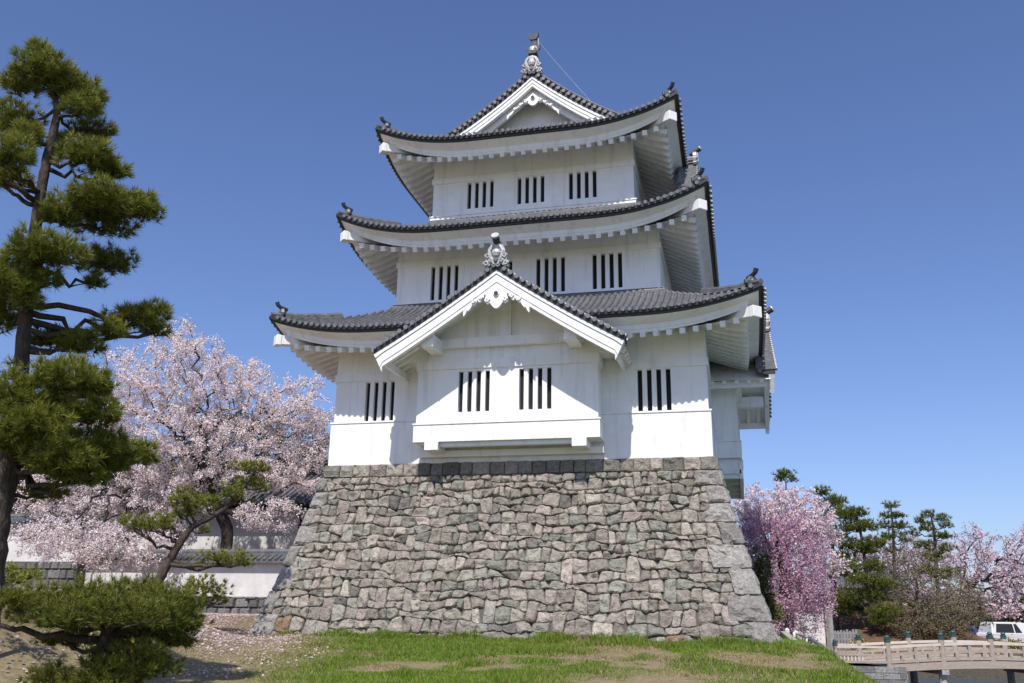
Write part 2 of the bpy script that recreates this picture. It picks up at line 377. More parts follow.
def stone_base():
    r = random.Random(5); b = MB()
    ZT = 5.16; ZB = -0.55
    GN = np.random.default_rng(3).random((900, 120))
    def nfun(x, z):
        x = (x+20)*7.5; z = (z+2)*8.5; i, j = int(x), int(z); fx, fz = x-i, z-j; i %= 899; j %= 119
        return (GN[i, j]*(1-fx)+GN[i+1, j]*fx)*(1-fz)+(GN[i, j+1]*(1-fx)+GN[i+1, j+1]*fx)*fz
    def place(side, u, z, d):
        ex = hprof(z); ey = ex+0.3
        if side == 0: return (u, CY-ey-d, z+d*0.12)
        if side == 1: return (ex+d, CY+u, z+d*0.12)
        if side == 2: return (-u, CY+ey+d, z+d*0.12)
        return (-ex-d, CY-u, z+d*0.12)
    def stone(side, poly, depth=0.05, gap=0.004, rect=False, col=None):
        if len(poly) < 3: return
        cx = sum(p[0] for p in poly)/len(poly); cz = sum(p[1] for p in poly)/len(poly)
        pts = []
        for i in range(len(poly)):
            p, q = poly[i], poly[(i+1) % len(poly)]; L = math.dist(p, q)
            if L < 0.05: pts.append(p); continue
            k = max(2, int(L/0.15)); cut = min(0.03, L*0.12)/L if not rect else min(0.02, L*.08)/L
            for j in range(k+1):
                t = cut+(1-2*cut)*j/k; nz = 0 if j in (0, k) else r.gauss(0, 0.008)
                dx, dz = (q[1]-p[1])/L, -(q[0]-p[0])/L
                pts.append((p[0]+(q[0]-p[0])*t+dx*nz, p[1]+(q[1]-p[1])*t+dz*nz))
        R = sum(math.dist(p, (cx, cz)) for p in pts)/len(pts); n = len(pts)
        if R < 0.04: return
        b.col = col or stone_colour(r)
        if side == 0 and not rect and ((4.85 < cx < 5.25 and cz < 0.75 and r.random() < .6) or (-6.75 < cx < -6.2 and cz < 0.3)): b.col = (0.24, 0.17, 0.11)
        sc0 = 1-gap/R
        tx, tz = r.gauss(0, 0.05), r.gauss(0, 0.05); off = r.uniform(-0.02, 0.02)
        rings = [(sc0, -0.12, 0), (sc0*0.995, -0.02, 0.006), (1-(0.028+gap)/R if R > .1 else .8, depth*0.6, 0.006), (0.66, depth, 1), (0.36, depth*1.1, 1)]
        vs = []
        for s, d, nz in rings:
            for (x, z) in pts:
                X, Z = cx+(x-cx)*s, cz+(z-cz)*s
                dd = d+off+tx*(X-cx)+tz*(Z-cz)+(0.0 if nz == 0 else (r.gauss(0, nz) if nz < 0.5 else 0)+0.115*(nfun(X+side*31, Z)-0.5)*(0.5 if nz < .5 else 1.0))
                vs.append(place(side, X, Z, dd))
        vs.append(place(side, cx, cz, depth*1.1+off+0.115*(nfun(cx+side*31, cz)-0.5))); c = len(vs)-1; m = len(rings)
        fs = [(i*n+j, i*n+(j+1) % n, (i+1)*n+(j+1) % n, (i+1)*n+j) for i in range(m-1) for j in range(n)]
        fs += [((m-1)*n+j, (m-1)*n+(j+1) % n, c) for j in range(n)]
        b.mi = 0; b.add(vs, fs)
    # corner blocks: courses shared by neighbouring sides, long and short alternating
    courses = []; z = ZT-0.42; i = 0
    while z > ZB:
        h = 0.42+0.40*(ZT-z)/5.2+r.uniform(-0.05, 0.05); courses.append((z-h, z, i)); z -= h; i += 1
    for side in range(4):
        e0 = 0.0 if side % 2 == 0 else 0.3
        fine = side in (0, 1)
        # top course of cut blocks
        u = -hprof(ZT)-e0
        while u < hprof(ZT)+e0-0.02:
            w = r.uniform(0.36, 0.62); 
            if hprof(ZT)+e0-(u+w) < 0.3: w = hprof(ZT)+e0-u
            stone(side, [(u, ZT-0.42), (u+w, ZT-0.42), (u+w, ZT-0.01), (u, ZT-0.01)], 0.025, 0.006, True, (lambda c_, k_: tuple(v*k_ for v in c_))(stone_colour(r), r.uniform(.88, 1.05))); u += w
        # loose wavy courses of roughly squared stones
        rows = [ZT-0.42]; zz = ZT-0.42
        while zz > ZB: zz -= (0.245+0.075*(ZT-zz)/5.2)*r.uniform(0.84, 1.16); rows.append(zz)
        ph = [(r.uniform(0, 6), r.uniform(0, 6), r.uniform(0, 6)) for _ in rows]
        def zrow(i, x):
            if i == 0: return rows[0]
            a_, b_, c_ = ph[i]; return rows[i]+0.06*math.sin(x*1.3+a_)+0.036*math.sin(x*3.7+b_)+0.026*math.sin(x*7.3+c_)
        taken = {}
        for i in range(len(rows)-1):
            zc = (rows[i]+rows[i+1])/2; hw = hprof(zc)+e0-0.2; x = -hw-r.uniform(0, 0.3)
            sl = (hprof(zc-.3)-hprof(zc+.3))/0.6; rh = rows[i]-rows[i+1]
            while x < hw:
                w = rh*r.choice((0.8, 1.0, 1.15, 1.3, 1.5, 1.8)); blk = [t_ for t_ in taken.get(i, []) if t_[0] < x+w and t_[1] > x]
                if blk:
                    t_ = blk[0]
                    if t_[0]-x < 0.16: x = max(x, t_[1]); continue
                    w = t_[0]-x
                xb = x+w; tall = (i < len(rows)-2 and not blk and r.random() < 0.10 and w > rh*.9 and w < rh*1.7)
                j = i+2 if tall else i+1
                if tall: taken.setdefault(i+1, []).append((x, xb))
                tl, tr = r.gauss(0, 0.042), r.gauss(0, 0.042); k = 0.0
                zt0, zt1, zb0, zb1 = zrow(i, x), zrow(i, xb), zrow(j, x), zrow(j, xb); zm0, zm1 = zrow(i, (x+xb)/2), zrow(j, (x+xb)/2)
                c = [r.uniform(0.02, 0.20)*rh for _ in range(4)]; kx = [min(q, w*.4)*r.uniform(.5, 1) for q in c]
                P = [(x+kx[0]+tl, zb0), ((x+xb)/2, zm1+r.uniform(-.02, .01)), (xb-kx[1]+tr, zb1), (xb+tr*.5+.004, zb1+c[1]), (xb-tr, zt1-c[2]), (xb-kx[2]-tr, zt1), ((x+xb)/2+r.gauss(0, .03), zm0+r.uniform(-.01, .02)), (x+kx[3]-tl, zt0), (x-tl, zt0-c[3]), (x+tl*.5-.004, zb0+c[0])]
                P = clip_poly(P, 1, sl, hw+sl*zc) if x+w > hw-.5 else P
                if len(P) > 2 and x < -hw+.5: P = clip_poly(P, -1, sl, hw+sl*zc)
                if len(P) > 2: P = clip_poly(P, 0, 1, rows[0]-.002)
                if len(P) > 2: stone(side, P, r.uniform(0.02, 0.065))
                x = xb
        for z0, z1, i in courses:                    # corner quoins on both ends of this side, standing slightly proud
            for sgn in (-1, 1):
                par = (i+side+(1 if sgn > 0 else 0)) % 2
                Lq = (0.95 if par else 0.55)*(0.75+0.55*(ZT-z0)/5.2)*r.uniform(0.85, 1.15)*(0.62 if side == 0 and sgn < 0 else 1.0)
                w0, w1 = hprof(z0)+e0+0.03, hprof(z1)+e0+0.03
                p = [(sgn*(w0-Lq), z0), (sgn*w0, z0), (sgn*w1, z1), (sgn*(w1-Lq*r.uniform(.85, 1.0)), z1)]
                if sgn < 0: p = p[::-1]
                bb = r.uniform(0.20, 0.31); stone(side, p, 0.085, 0.006, True, (bb*1.04, bb*0.97, bb*0.88))
    # joint-coloured core behind the stones
    b.mi = 1; b.col = (1, 1, 1); n = 12; P = []
    for k in range(n+1):
        z = ZB+(ZT-0.02-ZB)*k/n; ex = hprof(z)-0.06; ey = ex+0.3
        P.append([(-ex, CY-ey, z), (ex, CY-ey, z), (ex, CY+ey, z), (-ex, CY+ey, z), (-ex, CY-ey, z)])
    b.grid(P)
    e = hprof(ZT)-0.06; b.add([(-e, CY-e-.3, ZT-.02), (e, CY-e-.3, ZT-.02), (e, CY+e+.3, ZT-.02), (-e, CY+e+.3, ZT-.02)], [(0, 1, 2, 3)])
    o = b.build('stone_rampart', [M['stone'], M['joint']], color=True, recalc=False)
    tag(o, 'tall battered base of fitted grey and pinkish stones under the white castle tower', 'rampart')
stone_base()

# ------------------------------------------------------------------ the castle tower
tower = empty('castle_tower', (0, CY, 5.16))
tag(tower, 'three storey white plastered castle tower with grey tiled roofs on the stone base', 'castle tower')
def P_(b, name, mats, parent=None, **k):        # part of the tower, coordinates in world space
    o = b.build(name, mats, None, **k)
    if parent is None: o.parent = tower; o.matrix_parent_inverse = Matrix.Translation((0, -CY, -5.16))
    else: o.parent = parent
    return o
def side_T(k, hx, hy):       # local (x along face, y outward is -y, z) -> world, origin at face centre
    if k == 0: return Matrix.Translation((0, CY-hy, 0))
    if k == 1: return Matrix.Translation((hx, CY, 0)) @ Matrix.Rotation(math.pi/2, 4, 'Z')
    if k == 2: return Matrix.Translation((0, CY+hy, 0)) @ Matrix.Rotation(math.pi, 4, 'Z')
    return Matrix.Translation((-hx, CY, 0)) @ Matrix.Rotation(-math.pi/2, 4, 'Z')
def quadT(b, T, pts): b.add([T @ Vector(p) for p in pts], [(0, 1, 2, 3)])
def face_wall(b, T, x0, x1, z0, z1, wins, wz0, wz1, dep=0.16, y=0.0):
    if not wins: quadT(b, T, [(x0, y, z0), (x1, y, z0), (x1, y, z1), (x0, y, z1)]); return
    quadT(b, T, [(x0, y, z0), (x1, y, z0), (x1, y, wz0), (x0, y, wz0)])
    quadT(b, T, [(x0, y, wz1), (x1, y, wz1), (x1, y, z1), (x0, y, z1)])
    xs = [x0]
    for c in wins: xs += [c-0.5, c+0.5]
    xs.append(x1)
    for i in range(0, len(xs), 2): quadT(b, T, [(xs[i], y, wz0), (xs[i+1], y, wz0), (xs[i+1], y, wz1), (xs[i], y, wz1)])
    for c in wins:
        a, e = c-0.5, c+0.5; yy = y+dep
        quadT(b, T, [(a, y, wz0), (a, yy, wz0), (a, yy, wz1), (a, y, wz1)]); quadT(b, T, [(e, y, wz0), (e, yy, wz0), (e, yy, wz1), (e, y, wz1)])
        quadT(b, T, [(a, y, wz0), (e, y, wz0), (e, yy, wz0), (a, yy, wz0)]); quadT(b, T, [(a, y, wz1), (e, y, wz1), (e, yy, wz1), (a, yy, wz1)])
def window(T, c, wz0, wz1, y=0.0):
    b = MB(); b.box(c-0.5, c+0.5, y+0.155, y+0.20, wz0, wz1, T)
    w = P_(b, 'window', M['dark'])
    for k in range(3):
        bb = MB(); x = c-0.5+(2*k+1)/7.0; bb.box(x, x+1/7.0, y+0.015, y+0.13, wz0+.002, wz1-.002, T)
        o = bb.build('window_bar', M['plaster']); o.parent = w
def ring_band(b, hx, hy, z0, z1, t):      # moulding standing t proud of the walls
    for k in range(4):
        T = side_T(k, hx, hy); h = hx if k % 2 == 0 else hy
        e = t if k % 2 == 0 else 0.0
        b.box(-h-e, h+e, -t, 0.02, z0, z1, T)
def storey(hx, z0, z1, wins, wz0, wz1, skirt, band, side_wins):
    hy = hx+0.3; b = MB()
    for k in range(4):
        h = hx if k % 2 == 0 else hy
        face_wall(b, side_T(k, hx, hy), -h, h, z0, z1, wins if k == 0 else (side_wins if k == 1 else []), wz0, wz1)
    P_(b, 'storey_wall', M['plaster'], recalc=False)
    b = MB(); ring_band(b, hx, hy, z0-0.02, skirt-0.05, 0.07); ring_band(b, hx, hy, skirt-0.048, skirt+0.01, 0.095)
    P_(b, 'base_moulding', M['plaster'], bevel=0.008)
    b = MB(); ring_band(b, hx, hy, band[0], band[1], 0.05); P_(b, 'upper_moulding', M['plaster'], bevel=0.01)
    for c in wins: window(side_T(0, hx, hy), c, wz0, wz1)
    for c in side_wins: window(side_T(1, hx, hy), c, wz0, wz1)
storey(6.0, 5.16, 9.5, [-4.45, 4.42], 6.58, 7.87, 6.55, (7.91, 8.16), [-4.6, 4.6])
storey(4.614, 10.6, 13.55, [-2.86, -0.92, 0.92, 2.86], 11.09, 12.34, 10.99, (12.38, 12.58), [-2.9, 2.9])
storey(3.725, 14.3, 17.38, [-1.9, 0.0, 1.9], 14.88, 15.93, 14.66, (15.97, 16.18), [-1.9, 0, 1.9])

def cap_disc(b, p, d, r, mi):         # round tile end
    m0 = b.mi; b.mi = mi; d = Vector(d).normalized(); b.tube([Vector(p), Vector(p)+d*0.05], [r, r*0.96], 8); b.mi = m0
class Roof:
    def __init__(s, hx, hy, zm, tip, a, bq, L=4.0, pw=2.6):
        s.hx, s.hy, s.zm, s.up, s.a, s.b, s.L, s.pw = hx, hy, zm, tip-zm, a, bq, L, pw
    def up_(s, c): return s.up*max(0.0, 1-c/s.L)**s.pw
    def z(s, c, w): return s.zm+0.19+s.a*w+s.b*w*w+s.up_(c)
    def H(s, k): return s.hx if k % 2 == 0 else s.hy
    def T(s, k): return side_T(k, s.hx, s.hy)
    def pt(s, k, u, w, dz=0.0):
        return s.T(k) @ Vector((u, w, s.z(s.H(k)-abs(u), w)+dz))
def roof(R, runf, lim, wall_half, soff, name='roof', hide=lambda k, u, w: False, gap=0.0):
    """runf(k)-> how far in each side runs; lim(k,w)-> greatest |u| at depth w."""
    # covering
    b = MB(); b.mi = 0; n = 10
    for k in range(4):
        run = runf(k); P = []
        for i in range(n+1):
            w = run*i/n; m = lim(k, w); P.append([R.pt(k, -m+2*m*j/80, w) for j in range(81)])
        b.grid(P, lambda i, j: not hide(k, (-1+2*(j+.5)/80)*lim(k, run*(i+.5)/n), run*(i+.5)/n))
        P2 = []                                  # dark under edge of the eave tiles
        h = R.H(k); b.mi = 1
        P2.append([R.pt(k, -h+2*h*j/60, -.05, 0) for j in range(61)]); P2.append([R.pt(k, -h+2*h*j/60, -.04, -0.10) for j in range(61)]); P2.append([R.pt(k, -h+2*h*j/60, 0.02, -0.11) for j in range(61)]); P2.append([R.pt(k, -h+2*h*j/60, 0.03, -0.18) for j in range(61)])
        P2.append([R.pt(k, (-h+2*h*j/60)*(h-.10)/h, 0.10, -0.21) for j in range(61)])
        b.grid(P2, lambda i, j: not ((gap and k < 2) and abs(-h+2*h*(j+.5)/60) < gap-.1)); b.mi = 0
    cover = P_(b, name, [M['tile'], M['tile_dark']], recalc=False)
    # rows of round tiles
    for k in range(4):
        b = MB(); h = R.H(k); N = int(2*h/0.205); run = runf(k)
        for i in range(N+1):
            u = -h+0.12+(2*h-0.24)*i/N
            wm = run
            lo, hi = 0.0, run
            for _ in range(14):
                mid = (lo+hi)/2
                if lim(k, mid) >= abs(u): lo = mid
                else: hi = mid
            wm = lo
            if wm < 0.12: continue
            ws = 0.0
            while ws < wm and hide(k, u, ws): ws += 0.05
            if wm-ws < 0.1: continue
            ns = max(2, int((wm-ws)/0.27)); pts = []; rad = []; wA = ws-0.07; wB = wm-ws+0.07
            for j in range(ns):
                w0 = wA+wB*j/ns; w1 = wA+wB*(j+1)/ns
                pts += [R.pt(k, u, w0, 0.02), R.pt(k, u, w1-0.004, 0.02)]; rad += [0.062, 0.052]
            b.mi = 0; b.tube(pts, rad, 6, caps=False)
            q = pts[0]; out = (R.T(k).to_3x3() @ Vector((0, -1, -0.1)))
            if ws < 0.01: cap_disc(b, q, out, 0.066, 1)
            if i < N and ws < 0.01:                             # curved lip of the pan tile between two round ones
                u2 = u+(2*h-0.24)/N/2
                A = R.pt(k, u2, -0.02, -0.05); sd_ = R.T(k).to_3x3() @ Vector((0.06, 0, 0))
                b.mi = 0; b.add([A-sd_+Vector((0, 0, .06)), A+sd_+Vector((0, 0, .06)), A+sd_-Vector((0, 0, .02)), A-Vector((0, 0, .06)), A-sd_-Vector((0, 0, .02))], [(0, 1, 2, 3, 4)])
        o = b.build('round_tile_rows', [M['tile'], M['tile_pale']], smooth=False, recalc=False); o.parent = cover
    # fascia boards
    b = MB()
    for k in range(4):
        h = R.H(k)
        P = []
        for ins, z_ in ((0.09, 0.0), (0.40, -0.17), (0.405, -0.31), (0.425, -0.312), (0.43, -0.39), (0.54, -0.39), (0.54, 0.0), (0.09, 0.0)):
            P.append([R.T(k) @ Vector(((-1+2*j/60)*(h-ins), ins, R.zm+R.up_(h-abs((-1+2*j/60)*h))+z_)) for j in range(61)])
        b.grid(P, lambda i, j: not ((gap and k < 2) and abs(-h+2*h*(j+.5)/60) < gap))
    o = b.build('eave_fascia', M['plaster'], recalc=False); o.parent = cover
    # soffit and rafters
    ov = R.hx-wall_half
    def zs(k, u, w):
        c = R.H(k)-abs(u); return R.zm-0.38+soff*(w-.42)+R.up_(c)*(max(0, 1-w/ov)**0.8 if w > 0 else 1)
    b = MB()
    for k in range(4):
        h = R.H(k); b.grid([[R.T(k) @ Vector(((-1+2*j/60)*(h-w), w, zs(k, (-1+2*j/60)*(h-w), w))) for j in range(61)] for w in [0.50+(ov-0.48)*i/6 for i in range(7)]], lambda i, j: not ((gap and k < 2) and abs((-1+2*(j+.5)/60)*h) < gap+.2))
    o = b.build('soffit', M['plaster'], recalc=False); o.parent = cover
    for k in range(4):
        b = MB(); h = R.H(k); N = int(2*h/0.385)
        for i in range(1, N):
            u = -h+2*h*i/N; c = h-abs(u); w1 = min(ov+0.02, c-0.12)
            if w1 < 0.6 or ((gap and k < 2) and abs(u) < gap+.2): continue
            for j in range(3):
                wa = 0.44+(w1-0.44)*j/3; wb = 0.44+(w1-0.44)*(j+1)/3
                b.beam(R.T(k) @ Vector((u, wa, zs(k, u, wa)-0.085)), R.T(k) @ Vector((u, wb, zs(k, u, wb)-0.085)), 0.155, 0.17)
            if k == 0: o = b.build('rafter', M['plaster'], recalc=False); o.parent = cover; b = MB()
        if k: o = b.build('rafters', M['plaster'], recalc=False); o.parent = cover; o['kind'] = 'stuff'
    # hip beams below the corners, hip ridges and their end ornaments above
    for sx in (-1, 1):
        for sy in (-1, 1):
            def hp(w, dz): return Vector((sx*(R.hx-w), CY+sy*(R.hy-w), dz))
            b = MB(); zt = R.zm+R.up
            A = hp(0.20, zt-0.62); B = hp(ov*0.5, R.zm-0.42+soff*ov*0.5+R.up*0.30); C = hp(ov+0.1, R.zm-0.40+soff*ov)
            b.beam(A, B, 0.30, 0.30); b.beam(B, C, 0.28, 0.30)
            o = b.build('corner_beam', M['plaster'], bevel=0.01); o.parent = cover
            b = MB(); b.beam(hp(0.16, zt-0.62), hp(0.28, zt-0.62), 0.34, 0.34); o = b.build('beam_end', M['plaster'], bevel=0.02); o.parent = cover
            wl = min(runf(0), ov if runf(0) < 3.2 else runf(0)) if name != 'top_roof' else 2.55
            b = MB(); pts = []; K = 12
            for i in range(K+1):
                w = 0.32+(wl-0.32)*i/K; pts.append((w, R.z(w, w)))
            b.mi = 1
            for i in range(K):
                (w0, z0), (w1, z1) = pts[i], pts[i+1]; hgt = 0.06 if i < K*0.35 else 0.09
                b.beam(hp(w0, z0+hgt/2), hp(w1, z1+hgt/2), 0.24, hgt+0.02)
            b.mi = 0; b.tube([hp(w, z+(0.09 if i <= K*0.35 else 0.12)) for i, (w, z) in enumerate(pts)], 0.085, 8)
            b.tube([hp(0.02, R.z(0, 0)+0.03), hp(0.4, R.z(0.4, 0.4)+0.06)], [0.09, 0.09], 8)
            o = b.build('hip_ridge', [M['tile'], M['tile']], recalc=False); o.parent = cover
            b = MB(); d = (hp(0, 0)-hp(1, 0)).normalized(); c = hp(0.28, R.z(0.28, 0.28)+0.12)
            b.mi = 0; b.tube([c, c+d*0.09], [0.18, 0.15], 10); b.tube([c+d*0.09, c+d*0.12], [0.10, 0.06], 8)
            b.mi = 1; q = c+Vector((0, 0, 0.15)); b.tube([q-d*0.15, q+d*0.10+Vector((0, 0, 0.05)), q+d*0.18+Vector((0, 0, 0.11)), q+d*0.22+Vector((0, 0, 0.20))], [0.06, 0.065, 0.07, 0.075], 8)
            side = d.cross(Vector((0, 0, 1)))
            for s_ in (-1, 1): b.tube([c+side*s_*0.14-Vector((0, 0, .14)), c+side*s_*0.25-Vector((0, 0, .08)), c+side*s_*0.26+Vector((0, 0, .02))], [0.05, 0.05, 0.03], 6)
            o = b.build('corner_ornament', [M['tile'], M['tile_dark']], recalc=False); o.parent = cover
    return cover
R1 = Roof(7.70, 8.00, 9.07, 9.64, 0.37, 0.05)
R2 = Roof(6.30, 6.60, 12.93, 13.74, 0.35, 0.03)
R3 = Roof(5.43, 5.73, 16.71, 17.50, 0.342, 0.0506)
GB = None
def under_bay(k, u, w):
    if k > 1 or abs(u) > 3.75: return False
    return 10.60-0.7116*abs(u)+0.02*u*u+0.08 > R1.z(R1.H(k)-abs(u), w)
r1 = roof(R1, lambda k: 3.10, lambda k, w: R1.H(k)-w, 6.0, 0.36, hide=under_bay, gap=2.5)
r2 = roof(R2, lambda k: 2.59, lambda k, w: R2.H(k)-w, 4.614, 0.52)
VY = CY-2.3
r3 = roof(R3, lambda k: 2.72 if k % 2 == 0 else 5.43, lambda k, w: (R3.H(k)-w) if k % 2 == 0 else max(R3.hy-w, VY), 3.725, 0.58, 'top_roof')
# tiles against the foot of the walls
for (hx, z) in ((4.614, 10.92), (3.725, 14.44)):
    b = MB(); ring_band(b, hx+0.0, hx+0.3, z-0.22, z, 0.16); ring_band(b, hx, hx+.3, z, z+0.07, 0.10); P_(b, 'flashing_tiles', M['tile'], bevel=0.03)

# ------------------------------------------------------------------ gables
def pendant_outline(w, h):
    half = [(0.0, -h), (0.07*w, -0.97*h), (0.14*w, -0.86*h), (0.20*w, -0.72*h), (0.27*w, -0.80*h), (0.34*w, -0.72*h), (0.37*w, -0.56*h), (0.33*w, -0.47*h),
            (0.40*w, -0.44*h), (0.47*w, -0.52*h), (0.54*w, -0.46*h), (0.56*w, -0.34*h), (0.62*w, -0.42*h), (0.69*w, -0.46*h), (0.73*w, -0.38*h),
            (0.78*w, -0.47*h), (0.85*w, -0.52*h), (0.89*w, -0.46*h), (0.94*w, -0.58*h), (1.0*w, -0.62*h)]
    return half
def pendant(parent, w, h, zf, y, T=None, mats=None):
    """zf(x): height of the gable soffit line the fins hang from."""
    half = pendant_outline(w, h); b = MB()
    low = [(x, zf(0)+zz if x < 0.36*w else zf(x)+(zz+0.42*h)*1.0-0.10*h) for x, zz in half]
    top = [(x, zf(x)+0.02) for x in np.linspace(w, 0, 12)]
    for sgn in (1, -1):
        pl = [(sgn*x, z) for x, z in low]; tp = [(sgn*x, z) for x, z in top]
        # strip as quads
        xs = [p[0] for p in low]
        for i in range(len(low)-1):
            if abs(low[i+1][0]-low[i][0]) < 1e-6: continue
            q = [(sgn*low[i][0], low[i][1]), (sgn*low[i+1][0], low[i+1][1]), (sgn*low[i+1][0], zf(low[i+1][0])+.02), (sgn*low[i][0], zf(low[i][0])+.02)]
            b.prism(q, y-0.05, y+0.05)
        # scrolls in relief
        for (cx, cz, r_) in ((0.27, -0.62, 0.075), (0.47, -0.36, 0.055), (0.69, -0.30, 0.05)):
            X = sgn*cx*w; Z = (zf(0)+cz*h) if cx < 0.36 else zf(cx*w)+(cz+0.32)*h
            pts = [(X+math.cos(t)*r_*w*(1-t/12), y-0.07, Z+math.sin(t)*r_*w*(1-t/12)) for t in np.linspace(0, 8, 14)]
            b.tube(pts, 0.018*w+0.008, 5)
    b.mi = 0; b.prism([(0.10*w*math.cos(t), zf(0)-0.36*h+0.10*w*math.sin(t)) for t in np.linspace(0, 2*math.pi, 7)[:-1]], y-0.085, y-0.04)
    b.mi = 1; b.prism([(0.062*w*math.cos(t), zf(0)-0.36*h+0.062*w*math.sin(t)) for t in np.linspace(0, 2*math.pi, 9)[:-1]], y-0.12, y-0.08)
    o = b.build('gable_pendant', [M['plaster'], M['tile_dark']], recalc=False); o.parent = parent; return o
def onigawara(parent, p, s=1.0, horn=True, name='ridge_ornament'):
    """ornate end tile facing -y, p = foot centre"""
    b = MB(); x0, y0, z0 = p
    half = [(0.0, 0.0), (0.16, 0.04), (0.26, -0.04), (0.36, -0.06), (0.41, 0.02), (0.36, 0.09), (0.28, 0.12), (0.33, 0.2), (0.36, 0.3), (0.31, 0.36), (0.24, 0.36), (0.27, 0.45), (0.25, 0.56), (0.18, 0.66), (0.08, 0.71), (0.0, 0.72)]
    pts = [(x0+x*s, z0+z*s) for x, z in half]+[(x0-x*s, z0+z*s) for x, z in half[-2:0:-1]]
    b.mi = 0; b.prism(pts, y0, y0+0.16*s)
    for sg in (-1, 1):
        for (cx, cz, r_) in ((0.31, 0.05, 0.085), (0.27, 0.29, 0.08), (0.17, 0.14, 0.06)):
            b.tube([(x0+sg*(cx*s+math.cos(t)*r_*s*(1-t/11)), y0-0.03, z0+cz*s+math.sin(t)*r_*s*(1-t/11)) for t in np.linspace(0, 7.5, 12)], 0.028*s, 5)
        b.tube([(x0+sg*0.06*s, y0-0.03, z0+0.02*s), (x0+sg*0.15*s, y0-0.05, z0+0.2*s), (x0+sg*0.2*s, y0-0.04, z0+0.45*s), (x0+sg*0.1*s, y0-0.03, z0+0.64*s)], [0.035*s, .04*s, .035*s, .025*s], 6)
    b.lathe([(0.02*s, -0.13*s), (0.1*s, -0.10*s), (0.145*s, 0), (0.1*s, 0.10*s), (0.02*s, 0.13*s)], (x0, y0-0.01, z0+0.40*s), 12, 1, 0.7)
    b.mi = 1; b.tube([(x0, y0-0.02, z0+0.17*s), (x0, y0-0.07*s, z0+0.17*s)], [0.09*s, 0.07*s], 8)
    if horn:
        b.mi = 2; b.tube([(x0, y0+0.3*s, z0+0.60*s), (x0, y0+0.05, z0+0.76*s), (x0, y0-0.16*s, z0+0.88*s)], [0.10*s, 0.11*s, 0.12*s], 10)
        b.mi = 0; b.tube([(x0, y0-0.16*s, z0+0.88*s), (x0, y0-0.20*s, z0+0.905*s)], [0.135*s, 0.125*s], 10)
    o = b.build(name, [M['silver'], M['tile'], M['tile_dark']], recalc=False); o.parent = parent; return o
class Gable:
    def __init__(s, hw, zt, za): 
        s.hw, s.zt, s.za = hw, zt, za; s.b = 0.02*3.8/hw; s.a = (za-zt+s.b*hw*hw)/hw
    def z(s, x): x = abs(x); return s.za-s.a*x+s.b*x*x
